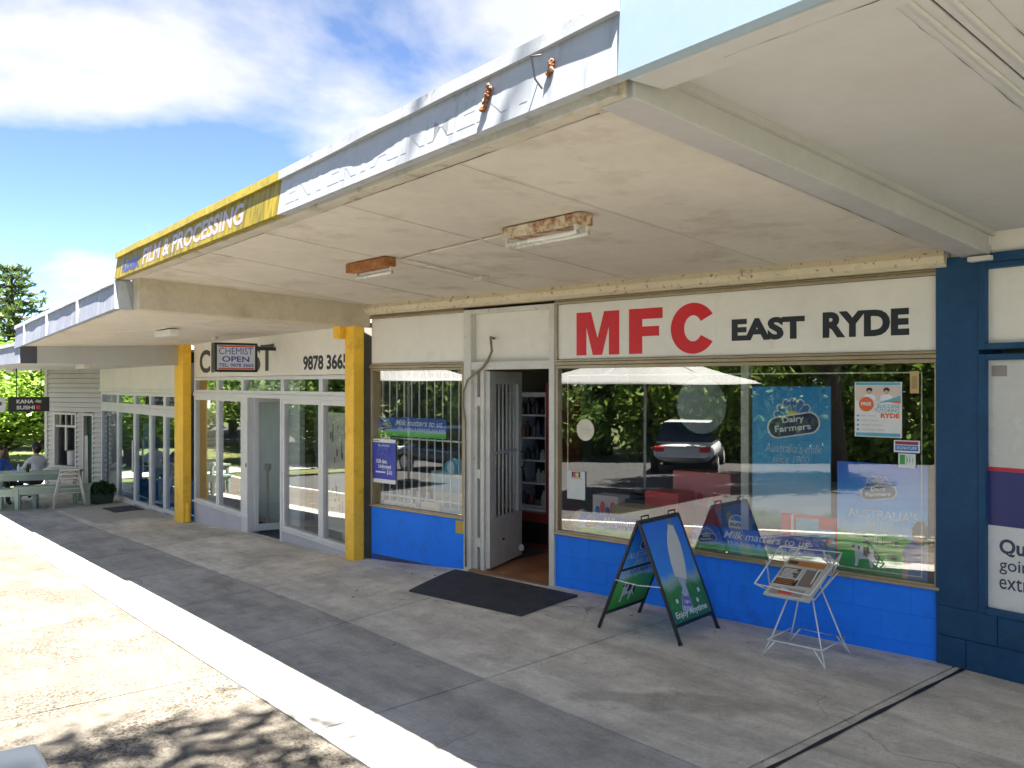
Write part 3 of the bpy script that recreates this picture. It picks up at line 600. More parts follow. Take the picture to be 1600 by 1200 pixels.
def fascia(parent, mat, capm, x0, x1, zb0, zb1, zt0, zt1, wav=.0, name='fascia', lean=.03):
    n = max(2, int((x1-x0)/.12)); m = MB(); vs = []; 
    for i in range(n+1):
        t = i/n; x = lerp(x0, x1, t); b, tp = lerp(zb0, zb1, t), lerp(zt0, zt1, t)
        vs += [(x, EY, b), (x, EY+lean, tp), (x, EY+.09, tp), (x, EY+.06, b)]
    fs = [(4*i+k, 4*i+4+k, 4*i+4+(k+1) % 4, 4*i+(k+1) % 4) for i in range(n) for k in range(4)] + [(0, 1, 2, 3), (4*n+3, 4*n+2, 4*n+1, 4*n)]
    o = m.add(vs, fs).build(name, mat, parent, True)
    m = MB(); vs = []; ph = rnd.random()*6
    for i in range(n+1):
        t = i/n; x = lerp(x0, x1, t); tp = lerp(zt0, zt1, t); yo = EY+lean-.024 - wav*(.5+.5*math.sin(x*2.9+ph))*(.6+.4*math.sin(x*7.3+ph)) 
        vs += [(x, yo, tp-.012), (x, yo+.004, tp+.045), (x, EY+.16, tp+.06), (x, EY+.16, tp-.012)]
    o2 = m.add(vs, fs).build('cap_flashing', capm, parent, True); return o
f_y = fascia(aw1, m_fy, m_capy, -9.45, -5.31, 2.955, 2.972, 3.175, 3.205, .010)
f_w = fascia(aw1, m_fw, m_capw, -5.305, -2.255, 2.972, 3.0, 3.205, 3.245, .014)
f2_ = [None]
def ftext(s, mat, part, x, z, wd, h, up, bold=.02):
    t_ = (x+9.45)/4.14 if x < -5.31 else (x+5.305)/3.05; zb, zt = (lerp(2.955, 2.972, t_), lerp(3.175, 3.205, t_)) if x < -5.31 else (lerp(2.972, 3.0, t_), lerp(3.205, 3.245, t_))
    if part is f2_[0]: zb, zt = 2.58, 2.87
    o = wtext(s, mat, part, x, z, wd, h, EY + .03*(z-zb)/(zt-zb) - .0012, bold=bold); o.rotation_euler = (-.129, -math.atan(up), 0); return o
ftext('Kodak', flatm('faded_blue_print', (.04, .05, .17)), f_y, -9.18, 2.985, .62, .15, .006, .05)
ftext('FILM & PROCESSING', flatm('faded_white_print', (.38, .33, .37)), f_y, -8.45, 2.992, 2.52, .155, .006, .03)
ftext('ENTERTAINMENT', flatm('ghost_print', (.345, .365, .395)), f_w, -5.2, 3.02, 2.5, .15, .01, .03)
# rusted fixings torn from the fascia
m_rust = pbr('rust', (.22, .07, .02), .85, var=.4, vscale=20, bump=.6, bscale=80, dirt=((.45, .36, .25), 12, .5, .62, .8))
for i, (x, z, s) in enumerate(((-3.02, 3.125, 1.0), (-2.62, 3.13, .55))):
    bm = bmesh.new()
    for k in range(int(8*s)):
        c = Vector((x-.009*k*s+rnd.uniform(-.012, .012), EY+.006+rnd.uniform(-.012, .004), z+.05*s-.013*k)); g = bmesh.ops.create_icosphere(bm, subdivisions=2, radius=rnd.uniform(.008, .017))
        for v in g['verts']: v.co = Vector((v.co.x*rnd.uniform(.6, 1.5), v.co.y*rnd.uniform(.5, 1.3), v.co.z*rnd.uniform(.5, 1.4))) + c
    me = bpy.data.meshes.new('rusted_bracket'); bm.to_mesh(me); bm.free(); me.transform(FR[aw1.name].inverted()); put('rusted_bracket', me, m_rust, aw1)
MB().tube([(-2.68, EY, 3.20), (-2.69, EY-.04, 3.19), (-2.68, EY-.03, 3.10), (-2.66, EY-.01, 3.06)], .004, 6).build('wire', m_black, aw1, True)
# timber edge behind the fascia, soffit sheets and joint covers
EDG = [-9.42, -8.28, -7.12, -5.95, -4.74, -3.51, -2.36]; WAL = [-9.06, -8.93, -7.77, -6.6, -5.4, -4.075, -2.78]
def wy(x): return 5.356+.1822*(x+6.306)-.10
W('edge_board', m_edge, aw1, -9.42, -2.30, EY+.06, EY+.17, 2.955, 3.02, .006)
zin, zwl = 2.962, 2.80
for i in range(6):
    g = .0055; e0, e1, w0, w1 = EDG[i]+g, EDG[i+1]-g, WAL[i]+g, WAL[i+1]-g
    p = [(e0, EY+.16, zin), (e1, EY+.16, zin), (w1, wy(w1)+.06, zwl), (w0, wy(w0)+.06, zwl)]
    MB().hexa(p + [(x, y, z+.008) for x, y, z in p]).build('soffit_sheet', m_soffit, aw1, True)
    if i: MB().tube([(EDG[i]+.022, EY+.17, zin-.0), (WAL[i]+.022, wy(WAL[i]), zwl)], .004, 6).build('joint_cover', m_soffit, aw1, True)
MB().hexa([(-9.42, EY+.1, 3.0), (-2.30, EY+.1, 3.0), (-2.75, 6.1, 2.84), (-9.0, 5.0, 2.84), (-9.42, EY+.1, 3.2), (-2.30, EY+.1, 3.2), (-2.75, 6.1, 3.05), (-9.0, 5.0, 3.05)]).build('roof', m_gap, aw1, True)
# drop beams at both ends
MB().hexa([(-9.46, EY+.17, 2.645), (-9.20, EY+.17, 2.645), (-8.98, 4.84, 2.555), (-9.22, 4.84, 2.555), (-9.46, EY+.17, 3.1), (-9.20, EY+.17, 3.1), (-8.98, 4.84, 2.95), (-9.20, 4.84, 2.95)]).build('end_beam', pbr('beam_tan', (.54, .46, .34), .7, var=.1, vscale=2, dirt=((.30, .23, .14), 3, .5, .7, .5)), aw1, True, .006)
m_beam = pbr('beam_white', (.42, .41, .40), .65, var=.07, vscale=2, dirt=((.10, .09, .085), 7, .66, .72, .9), bump=.15, bscale=30)
MB().hexa([(-2.44, EY+.10, 2.945), (-2.27, EY+.10, 2.945), (-2.63, 6.0, 2.735), (-2.82, 6.0, 2.735), (-2.44, EY+.10, 3.14), (-2.27, EY+.10, 3.14), (-2.63, 6.0, 2.92), (-2.82, 6.0, 2.92)]).build('end_beam', m_beam, aw1, True, .006)
MB().hexa([(-2.27, EY+.12, 3.05), (-2.245, EY+.12, 3.05), (-2.605, 6.0, 2.855), (-2.63, 6.0, 2.855), (-2.27, EY+.12, 3.12), (-2.245, EY+.12, 3.12), (-2.605, 6.0, 2.91), (-2.63, 6.0, 2.91)]).build('cover_strip', m_beam, aw1, True)
# right-hand awning
aw4 = thing('awning', 'pale blue fronted awning over the navy shop', 'awning', (-.5, EY, 3.0))
fascia(aw4, m_fb, m_capw, -2.25, 3.2, 2.998, 3.05, 3.55, 3.6)
W('edge_board', m_soffit2, aw4, -2.25, 3.2, EY+.06, EY+.24, 2.995, 3.06, .006); W('edge_board', m_soffit2, aw4, -2.25, 3.2, EY+.24, EY+.34, 3.05, 3.09, .004)
xs = [-2.30, -1.30, 0.0, 1.3, 2.9]
for i in range(4):
    g = .005; a, b = xs[i]+g, xs[i+1]-g; p = [(a-.03, EY+.33, 3.075), (b-.03, EY+.33, 3.075), (b-.35, 6.0, 2.885), (a-.35, 6.0, 2.885)]
    MB().hexa(p + [(x, y, z+.008) for x, y, z in p]).build('soffit_sheet', m_soffit2, aw4, True)
    for d in (-.05, .05):
        if i: MB().tube([(xs[i]+d-.03, EY+.33, 3.072), (xs[i]+d-.35, 5.98, 2.882)], .009, 6).build('joint_cover', m_soffit2, aw4, True)
MB().hexa([(-2.4, EY+.1, 3.11), (3.2, EY+.1, 3.11), (3.2, 6.1, 2.93), (-2.75, 6.1, 2.93), (-2.4, EY+.1, 3.3), (3.2, EY+.1, 3.3), (3.2, 6.1, 3.2), (-2.75, 6.1, 3.2)]).build('roof', m_gap, aw4, True)
def ribbon(parent, a, b, wmax, seed):
    rr = random.Random(seed); n = 46; a, b = Vector(a), Vector(b); d = (b-a).normalized(); s = d.cross(Vector((0, 0, 1))).normalized(); vs = []; w_ = 0
    for i in range(n+1):
        p = a.lerp(b, i/n) + s*rr.uniform(-.004, .004); w_ = max(.0004, min(wmax, w_ + rr.uniform(-wmax*.6, wmax*.55))); vs += [p - s*w_, p + s*w_]
    return MB().add(vs, [(2*i, 2*i+1, 2*i+3, 2*i+2) for i in range(n)]).build('peeling_paint', m_gap, parent, True)
for k, (a, b, wm) in enumerate((((-2.1, EY+.345, 3.0735), (1.5, EY+.345, 3.0735), .004), ((-1.9, EY+.15, 2.9935), (1.2, EY+.15, 2.9935), .003), ((-1.21, EY+.40, 3.066), (-1.50, 5.5, 2.904), .003), ((-1.43, EY+.40, 3.066), (-1.72, 5.5, 2.904), .002))): ribbon(aw4, a, b, wm, k)
for k, (a, b, wm) in enumerate((((-2.42, EY+.20, 2.9425), (-2.78, 5.6, 2.7485), .004), ((-8.9, EY+.155, 2.954), (-5.9, EY+.155, 2.954), .004), ((-5.0, EY+.15, 2.954), (-2.5, EY+.15, 2.954), .005))): ribbon(aw1, a, b, wm, 20+k)
W('junction_box', m_white, aw4, -2.70, -2.62, 5.86, 5.93, 2.80, 2.88); W('lamp_socket', m_white, aw4, -2.74, -2.60, 5.86, 5.95, 2.70, 2.73)
# chemist awning, lower
aw2 = thing('awning', 'grey fronted awning over the chemist, one step lower', 'awning', (-12.6, EY, 2.6))
f2 = fascia(aw2, m_fg, m_capw, -15.85, -9.47, 2.46, 2.66, 2.78, 2.93, .01)
for x in (-11.2, -13.1, -14.9): W('joint_strip', m_capw, aw2, x-.02, x+.02, EY-.012, EY+.05, lerp(2.46, 2.66, (x+15.85)/6.38), lerp(2.78, 2.93, (x+15.85)/6.38))
f2_[0] = f2
ftext('9878 3665', flatm('ghost_brown', (.30, .24, .22)), f2, -11.9, 2.67, .9, .10, .03, .02)
MB().hexa([(-9.47, EY, 2.66), (-9.44, EY, 2.66), (-9.44, EY+.42, 2.64), (-9.47, EY+.42, 2.64), (-9.47, EY+.0, 2.945), (-9.44, EY+.0, 2.945), (-9.44, EY+.42, 2.945), (-9.47, EY+.42, 2.945)]).build('end_cap', m_fw, aw2, True)
MB().prismx([(EY+.02, 2.66), (EY+.17, 2.655), (EY+.10, 2.94), (EY+.04, 2.94)], -9.44, -9.425).build('end_bracket', m_capw, aw2, True)
xs = [-15.8, -14.9, -13.7, -12.5, -11.3, -10.3, -9.42]
for i in range(6):
    g = .004; a, b = xs[i]+g, xs[i+1]-g; z = lambda x: lerp(2.47, 2.65, (x+15.85)/6.38)
    p = [(a, EY+.06, z(a)), (b, EY+.06, z(b)), (b+.15, 4.82, 2.575), (a+.15, 4.82, 2.575)]
    MB().hexa(p + [(x, y, zz+.008) for x, y, zz in p]).build('soffit_sheet', m_soffit, aw2, True)
MB().hexa([(-15.85, EY+.1, 2.60), (-9.5, EY+.1, 2.69), (-9.3, 4.9, 2.62), (-15.5, 4.9, 2.62), (-15.85, EY+.1, 2.75), (-9.5, EY+.1, 2.88), (-9.3, 4.9, 2.8), (-15.5, 4.9, 2.75)]).build('roof', m_gap, aw2, True)
# far awning
aw3 = thing('awning', 'lowest grey awning over the glazed shop at the far end', 'awning', (-20, EY, 2.3))
fascia(aw3, m_fg, m_capw, -25.5, -15.4, 2.26, 2.22, 2.5, 2.52)
W('end_cap', flatm('dark_end', (.06, .06, .075)), aw3, -15.4, -15.37, EY+.02, EY+.25, 2.22, 2.5)
for i in range(8):
    a, b = -25.4+1.25*i+.004, -25.4+1.25*(i+1)-.004; p = [(a, EY+.06, 2.25), (b, EY+.06, 2.25), (b, 4.86, 2.24), (a, 4.86, 2.24)]
    MB().hexa(p + [(x, y, zz+.008) for x, y, zz in p]).build('soffit_sheet', m_soffit2, aw3, True)
W('roof', m_gap, aw3, -25.5, -15.4, EY+.1, 4.9, 2.27, 2.45)
W('step_board', m_soffit2, aw3, -15.42, -15.38, EY+.06, 4.82, 2.22, 2.60)
# ------------------------------------------------------------------ things hung on or stood by the shops
def fluoro(label, x, y, z, ln, mat, nt_, group='fluorescent lights under the awnings', slope=-.05, tube=True):
    t = thing('fluorescent_light', label, 'light', (x, y, z), R(2), group)
    box('body', mat, t, -ln/2, ln/2, -.055, .055, -.075, -.002, .006); m_tube = flatm('tube_glass', (.70, .70, .66), .25)
    for k in range(nt_):
        yy = -.05 + .09*k if nt_ > 1 else .03
        tb = MB().tube([(-ln/2+.06, yy, -.115), (ln/2-.02, yy, -.115)], .015, 10).build('tube', m_tube, t, smooth=True)
        for xx in (-ln/2+.05, ln/2-.03): MB().box(xx-.01, xx+.01, yy-.012, yy+.012, -.13, -.07).build('lampholder', m_white, t)
    return t
m_rustl = pbr('rusty_light_body', (.58, .50, .38), .75, var=.25, vscale=9, dirt=((.30, .11, .03), 11, .45, .57, 1), bump=.4, bscale=60)
m_rusth = pbr('heavily_rusted_body', (.30, .11, .03), .85, var=.35, vscale=14, dirt=((.40, .30, .18), 13, .55, .66, .8), bump=.6, bscale=70)
def sofz(x, y): return lerp(2.962, 2.80, (y-2.36)/(wy(x)-2.36))
fa = fluoro('rust flecked twin tube light on the milk bar awning soffit', -4.17, 3.46, sofz(-4.17, 3.46)-.002, .72, m_rustl, 2)
fb = fluoro('heavily rusted light with one tube under the yellow fascia', -6.35, 3.42, sofz(-6.35, 3.42)-.002, .62, m_rusth, 1)
cd = MB().tube([(-4.52, 3.50, sofz(-4.52, 3.5)-.012), (-6.02, 3.52, sofz(-6, 3.52)-.012)], .008, 8)
cd.tube([(-6.02, 3.58, sofz(-6, 3.58)-.012), (-6.24, 4.35, sofz(-6.24, 4.35)-.012), (-6.24, 4.45, sofz(-6.24, 4.4)-.012)], .008, 8)
cd = tag(cd.build('conduit', m_soffit, None, smooth=True), 'thin painted conduit joining the two rusty lights on the soffit', 'conduit')
MB().box(-6.31, -6.20, 4.42, 4.50, sofz(-6.24, 4.45)-.045, sofz(-6.24, 4.45)-.001).build('junction_box', m_soffit, cd)
for x, y in ((-4.9, 3.505), (-5.6, 3.515), (-6.08, 3.8)): MB().box(x-.012, x+.012, y-.018, y+.018, sofz(x, y)-.024, sofz(x, y)-.001).build('saddle', m_soffit, cd)
fluoro('bare white batten light under the chemist awning', -11.35, 3.25, 2.575, .62, m_paperw, 0)
fluoro('shallow cream batten light under the far awning', -16.6, 3.35, 2.245, .62, m_white, 0); fluoro('small white batten above the hanging sushi sign', -23.4, 3.2, 2.245, .7, m_paperw, 0)

# chemist hanging box sign
cs = thing('hanging_sign', 'lit-box style blue and white hanging sign on a black bracket over the chemist', 'sign', (-11.6, 3.92, 2.06), R(90))
# local x runs along the sign (world +y), local -y faces the viewer (+x)
fr_ = frame(cs, 0, .58, 0, .39, .03, m_black, -.07, .07, 'sign_frame'); pan = box('sign_panel', flatm('sign_white', (.62, .64, .70)), cs, .03, .55, -.055, .055, .03, .36)
m_sblue = flatm('sign_blue', (.035, .05, .36)); m_sred = flatm('sign_orange', (.62, .10, .03))
for z0, z1 in ((.332, .352), (.038, .056)): box('stripe', m_sred, pan, .05, .53, -.058, -.055, z0, z1)
text('CHEMIST', m_sblue, pan, .06, .235, .46, .088, y=-.0575, bold=.0); text('OPEN', m_sblue, pan, .10, .135, .37, .075, y=-.0575, bold=.02); text('TEL: 9878 3665', m_sblue, pan, .055, .07, .47, .045, y=-.0575, bold=.02)
br = MB().box(.58, .93, -.02, .02, .30, .345).box(.90, .935, -.03, .03, .12, .52).build('bracket', m_black, cs)
tag(MB().lathe([(.03, 0), (.045, -.01), (.04, -.05), (.02, -.07)], (-12.35, 4.2, 2.585), 12).build('soffit_camera', m_soffit, None), 'small cream fitting on the soffit beside the chemist sign', 'fitting')

# sushi hanging sign and its neighbour
def hsign(nm, lb, loc, wd, h, mat):
    t = thing(nm, lb, 'sign', loc, R(90), 'signs hanging from the far awning'); p = box('panel', mat, t, 0, wd, -.04, .04, 0, h, .006)
    for x in (wd*.2, wd*.8): MB().tube([(x, 0, h), (x, 0, h+.64)], .012, 6).build('hanger', m_black, t)
    return t, p
hs, hp = hsign('hanging_sign', 'black hanging sign with white KANA SUSHI lettering', (-22.3, 2.98, 1.28), .82, .33, m_black)
m_sw = flatm('sign_lettering_white', (.72, .72, .70)); text('KANA', m_sw, hp, .16, .185, .34, .085, y=-.042, bold=.03); text('SUSHI', m_sw, hp, .16, .05, .36, .085, y=-.042, bold=.03)
flat('emblem', [(.55, .05), (.63, .05), (.63, .135), (.55, .135)], flatm('sign_red', (.65, .05, .03)), hp, 1, -.04)
prism_tri([(.52, .22), (.58, .20), (.66, .19), (.64, .225), (.67, .25), (.60, .255), (.57, .275)], -.042, -.0405, 'emblem', flatm('fish_grey', (.50, .52, .50)), hp)
hs2, hp2 = hsign('hanging_sign', 'white hanging sign cut off at the left edge of the picture', (-22.3, 2.16, 1.28), .77, .33, m_paperw); text('FOOD', m_blk, hp2, .15, .13, .55, .11, y=-.042, bold=.04)

# door mats
def mat_(lb, pts, m_, th=.014):
    c = Vector((sum(p[0] for p in pts)/4, sum(p[1] for p in pts)/4, 0)); n = 8; vs = []
    for k in (0, 1):
        for j in range(n+1):
            for i in range(n+1):
                u, v = i/n, j/n; x = lerp(lerp(pts[0][0], pts[1][0], u), lerp(pts[3][0], pts[2][0], u), v); y = lerp(lerp(pts[0][1], pts[1][1], u), lerp(pts[3][1], pts[2][1], u), v)
                vs.append((x, y, gz(x, y)+.003+th*k))
    N_ = (n+1)**2; q = lambda i, j, k: k*N_+j*(n+1)+i
    fs = [(q(i, j, 1), q(i+1, j, 1), q(i+1, j+1, 1), q(i, j+1, 1)) for i in range(n) for j in range(n)]
    for i in range(n): fs += [(q(i, 0, 0), q(i+1, 0, 0), q(i+1, 0, 1), q(i, 0, 1)), (q(i+1, n, 0), q(i, n, 0), q(i, n, 1), q(i+1, n, 1)), (q(0, i+1, 0), q(0, i, 0), q(0, i, 1), q(0, i+1, 1)), (q(n, i, 0), q(n, i+1, 0), q(n, i+1, 1), q(n, i, 1))]
    return tag(MB().add(vs, fs).build('door_mat', m_), lb, 'mat', 'black door mats')
m_mat = pbr('rubber_mat', (.042, .044, .056), .85, var=.3, vscale=6, bump=.8, bscale=160, dist=.006)
mat_('large black ribbed mat before the milk bar door', [(-7.13, 4.25), (-5.72, 4.48), (-5.86, 5.235), (-7.50, 5.02)], m_mat)
mat_('small black mat before the glazed shop door', [(-18.9, 4.18), (-17.9, 4.18), (-17.9, 4.72), (-18.9, 4.72)], m_mat)

# ------------------------------------------------------------------ printed things
m_pnavy = flatm('print_navy_emblem', (.012, .022, .11)); m_pw = flatm('print_white', (.72, .74, .76)); m_pyel = flatm('print_yellow', (.72, .50, .05)); m_pgrn = flatm('print_green', (.05, .30, .06)); m_pblue = flatm('print_midblue', (.03, .16, .48))
def stadium(cx, cz, wd, h, tilt=0, n=12):
    r = h/2; pts = []
    for k in range(n+1): a = -math.pi/2 + math.pi*k/n; pts.append((wd/2-r+r*math.cos(a), r*math.sin(a)))
    for k in range(n+1): a = math.pi/2 + math.pi*k/n; pts.append((-wd/2+r+r*math.cos(a), r*math.sin(a)))
    c, s = math.cos(tilt), math.sin(tilt); return [(cx+x*c-z*s, cz+x*s+z*c) for x, z in pts]
def emblem(parent, cx, cz, wd, y0, L0=1):
    """daisy over a slanted oval: petals, yellow heart, navy oval with white rim"""
    ti = .17; h = wd*.36
    for k in range(7):
        a = R(14 + 152*k/6); r0, r1 = wd*.12, wd*.40; ca, sa = math.cos(a), math.sin(a); px, pz = -sa, ca
        for rr, hw, m_, ly in ((1, .085, m_pw, L0), (.95, .066, m_pblue, L0+1)):
            pts = [(cx+ca*r0, cz+h*.32+sa*r0), (cx+ca*r1*.8*rr-px*wd*hw, cz+h*.32+sa*r1*.8*rr-pz*wd*hw), (cx+ca*r1*rr*.97-px*wd*hw*.6, cz+h*.32+sa*r1*rr*.97-pz*wd*hw*.6), (cx+ca*r1*rr, cz+h*.32+sa*r1*rr), (cx+ca*r1*rr*.97+px*wd*hw*.6, cz+h*.32+sa*r1*rr*.97+pz*wd*hw*.6), (cx+ca*r1*.8*rr+px*wd*hw, cz+h*.32+sa*r1*.8*rr+pz*wd*hw)]
            flat('petal', pts, m_, parent, ly, y0)
    flat('petal', discp(cx, cz+h*.38, wd*.13), m_pyel, parent, L0+2, y0)
    flat('emblem', stadium(cx, cz, wd*1.04, h*1.14, ti), m_pw, parent, L0+3, y0); flat('emblem', stadium(cx, cz, wd*.97, h*.98, ti), m_pnavy, parent, L0+4, y0)
    yy = y0 - (L0+5)*.001-.001; t1 = text('Dairy', m_pw, parent, cx-wd*.20, cz+h*.0, wd*.42, h*.40, y=yy, bold=.02); t2 = text('Farmers', m_pw, parent, cx-wd*.35, cz-h*.40, wd*.70, h*.32, y=yy, bold=.02)
    t1.rotation_euler = t2.rotation_euler = (0, -.12, 0)
def cow(parent, x, z, s, y0, L0):
    prism_tri([(x+a*s, z+b*s) for a, b in ((0, .62), (.1, .55), (.12, .2), (.1, 0), (.2, 0), (.24, .25), (.6, .3), (.66, 0), (.74, 0), (.78, .3), (1.0, .12), (.95, .4), (.8, .66), (.5, .72), (.3, .74), (.12, .8), (0, .78), (-.06, .68))], y0-L0*.001-.0007, y0-L0*.001, 'printed_cow', m_pw, parent)
    for pts in ([(.05, .78), (-.05, .68), (.02, .62), (.12, .68)], [(.42, .72), (.40, .42), (.55, .36), (.66, .5), (.6, .7)], [(.8, .64), (.78, .4), (1.0, .14), (.94, .42)], [(.2, .74), (.2, .6), (.28, .6), (.3, .73)]):
        prism_tri([(x+a*s, z+b*s) for a, b in pts], y0-(L0+1)*.001-.0007, y0-(L0+1)*.001, 'printed_cow', m_blk, parent)
m_pasture = print_grad('pasture_print', [(0, (.02, .24, .03)), (.20, (.06, .50, .06)), (.33, (.12, .58, .10)), (.37, (.55, .72, .85)), (.55, (.06, .42, .90)), (1, (.03, .15, .72))])
m_sky = print_grad('sky_print', [(0, (.03, .16, .06)), (.08, (.10, .26, .12)), (.13, (.42, .56, .66)), (.45, (.08, .40, .72)), (1, (.015, .26, .62))])
m_bottle = print_grad('grass_print', [(0, (.03, .16, .07)), (.30, (.05, .24, .05)), (.38, (.30, .45, .45)), (.48, (.03, .26, .80)), (1, (.02, .16, .72))])
m_strip = print_grad('strip_print', [(0, (.08, .50, .06)), (.22, (.20, .60, .16)), (.30, (.40, .62, .90)), (.42, (.03, .14, .62)), (1, (.02, .07, .42))])
m_hair = flatm('print_brown', (.13, .075, .035)); m_skin = flatm('print_skin', (.55, .33, .22)); m_shirt = flatm('print_shirt_blue', (.13, .20, .42)); m_script = flatm('print_pale_blue', (.50, .62, .75))
def poster(nm, lb, cat, s, t_, z, wd, h, m_, th=.003, group=None, rx=0):
    p = FR[shop.name] @ Vector((s, t_, z)); t = thing(nm, lb, cat, p, R(10.325), group); b = box('sheet', m_, t, 0, wd, -th, 0, 0, h); return t, b
# tall poster standing behind the big window
tp, b = poster('poster', 'tall sky blue milk poster standing behind the middle of the big window', 'poster', 1.947, .12, .78, .64, 1.10, m_sky, .006); emblem(b, .345, .80, .42, -.006)
text("Australia's milk", m_script, b, .11, .585, .46, .075, y=-.008, shear=.2); text('since 1900', m_script, b, .17, .50, .30, .065, y=-.008, shear=.2)
# cow and boy poster
mp_, b = poster('poster', 'bright blue poster with a cow and a boy at the right of the big window', 'poster', 2.669, .035, .53, .632, .80, m_pasture, .004); emblem(b, .30, .59, .25, -.004)
text("AUSTRALIA'S", m_pw, b, .08, .40, .49, .065, y=-.006, bold=.0); text('MILK', m_pw, b, .22, .315, .19, .06, y=-.006, bold=.0); text('Sold here', m_pnavy, b, .19, .215, .25, .055, y=-.006, bold=.01); cow(b, .11, .045, .20, -.004, 1)
prism_tri([(.46, 0), (.475, .14), (.46, .17), (.48, .22), (.53, .27), (.60, .26), (.631, .24), (.631, 0)], -.0055, -.0048, 'printed_boy', m_shirt, b)
prism_tri([(.46, 0), (.475, .12), (.51, .12), (.50, 0)], -.0065, -.0058, 'printed_boy', m_skin, b); flat('printed_boy', discp(.58, .315, .05, 18, .065), m_skin, b, 1, -.004); prism_tri([(.53, .30), (.53, .36), (.56, .41), (.61, .41), (.631, .38), (.631, .27), (.60, .275), (.57, .30)], -.0065, -.0058, 'printed_boy', m_hair, b)
prism_tri([(.36, .125), (.40, .12), (.43, .13), (.40, .145), (.37, .143)], -.0055, -.0048, 'printed_cow', m_blk, b)
# tutoring flyer (square code left out)
m_teal2 = flatm('print_teal', (.10, .36, .48)); m_or = flatm('print_orange', (.68, .12, .03)); m_gr = flatm('print_grey', (.30, .32, .33)); m_pk = flatm('print_pale_photo', (.62, .52, .46))
tf, b = poster('flyer', 'white tutoring flyer with a round orange badge taped high in the big window', 'flyer', 2.809, .004, 1.52, .33, .395, flatm('flyer_white', (.68, .68, .66)), .002)
flat('printed_photo', rectp(.008, .26, .322, .368), m_pk, b, 1, -.002)
for z0, z1 in ((.372, .392), (.006, .03)): flat('printed_band', rectp(.01, z0, .32, z1), m_teal2, b, 1, -.002)
for cx in (.105, .225):
    prism_tri([(cx-.045, .262), (cx-.04, .295), (cx, .315), (cx+.04, .295), (cx+.045, .262)], -.0042, -.0036, 'printed_person', m_pw, b); flat('printed_person', discp(cx, .325, .019, 16), m_skin, b, 2, -.002); prism_tri([(cx-.022, .325), (cx-.018, .348), (cx+.004, .356), (cx+.022, .346), (cx+.022, .326), (cx, .338)], -.006, -.0053, 'printed_person', m_blk, b)
prism_tri([(.15, .24), (.22, .262), (.322, .298), (.322, .262), (.24, .252)], -.0075, -.0067, 'printed_band', m_teal2, b); prism_tri([(.24, .252), (.322, .262), (.322, .24)], -.0085, -.0077, 'printed_band', m_or, b)
flat('printed_badge', discp(.085, .235, .052, 28), m_or, b, 5, -.002); text('FREE', m_pw, b, .05, .225, .07, .024, y=-.0105, bold=.03)
text('SUCCESS', m_teal2, b, .16, .208, .155, .026, y=-.0035, bold=.02); text('TUTORING', m_teal2, b, .14, .178, .175, .026, y=-.0035, bold=.02); text('RYDE', m_or, b, .185, .138, .13, .034, y=-.0035, bold=.05)
for k, s_ in enumerate(('Maths Tutoring', 'English Tutoring', 'Selective Tutoring', 'School Holiday Programs')):
    z0 = .145-.033*k; text(s_, m_gr, b, .047, z0, .10+.022*k, .013, y=-.0035); flat('printed_tick', discp(.024, z0+.006, .009, 14), m_teal2, b, 1, -.002)
# stickers
def sticker(lb, s, z, wd, h, m_): return poster('sticker', lb, 'sticker', s, .004, z, wd, h, m_, .0015)[1]
b = sticker('blue and maroon oblong sticker below the tutoring flyer', 3.084, 1.42, .175, .085, m_pw); flat('printed_band', rectp(.01, .055, .165, .078), flatm('print_maroon', (.25, .03, .06)), b, 1, -.0015); flat('printed_band', rectp(.01, .012, .165, .05), m_pblue, b, 1, -.0015); text('SIGNATURE', m_pw, b, .02, .022, .135, .02, y=-.0045)
b = sticker('small green and white square sticker above the cow poster', 3.115, 1.312, .115, .10, m_pw); flat('printed_leaf', rectp(.01, .025, .045, .092), m_pgrn, b, 1, -.0015)
for k in range(3): prism_tri([(.05+.02*k, .09), (.058+.02*k, .055), (.05+.02*k, .02), (.066+.018*k, .055)], -.0045, -.0038, 'printed_leaf', m_pgrn, b)
b = sticker('brown card strip hanging at the top right corner of the big window', 3.193, 1.835, .06, .155, flatm('print_tan', (.46, .34, .14))); flat('printed_band', rectp(.012, .03, .048, .12), flatm('print_tan2', (.36, .24, .09)), b, 1, -.0015)
op, b = poster('sticker', 'round cream open sign stuck low left in the big window', 'sticker', .25, .004, 1.38, .20, .20, flatm('sticker_hidden', (.6, .57, .45)), .0015)
b.data = MB().prism(discp(.1, .1, .1, 36), -.0015, 0).mesh('sheet'); b.data.materials.append(pbr('cream_sticker', (.66, .61, .47), .5, var=.05)); flat('printed_ring', discp(.1, .1, .092, 36), flatm('cream_sticker_in', (.62, .58, .46)), b, 1, -.0015); text('OPEN', flatm('faint_ink', (.45, .44, .36)), b, .045, .09, .11, .028, y=-.0045); text('7 days', flatm('faint_ink', (.45, .44, .36)), b, .07, .055, .06, .022, y=-.0045)
mc, b = poster('notice', 'white notice sheet with red and yellow card logo in the big window', 'notice', .138, .004, .835, .21, .26, flatm('notice_grey', (.55, .58, .56)), .002)
flat('printed_logo', rectp(.055, .205, .155, .252), m_pnavy, b, 1, -.002); flat('printed_logo', discp(.09, .228, .02, 18), flatm('logo_red', (.6, .03, .03)), b, 2, -.002); flat('printed_logo', discp(.12, .228, .02, 18), m_pyel, b, 3, -.002); flat('printed_band', rectp(.04, .19, .17, .199), m_gr, b, 1, -.002)
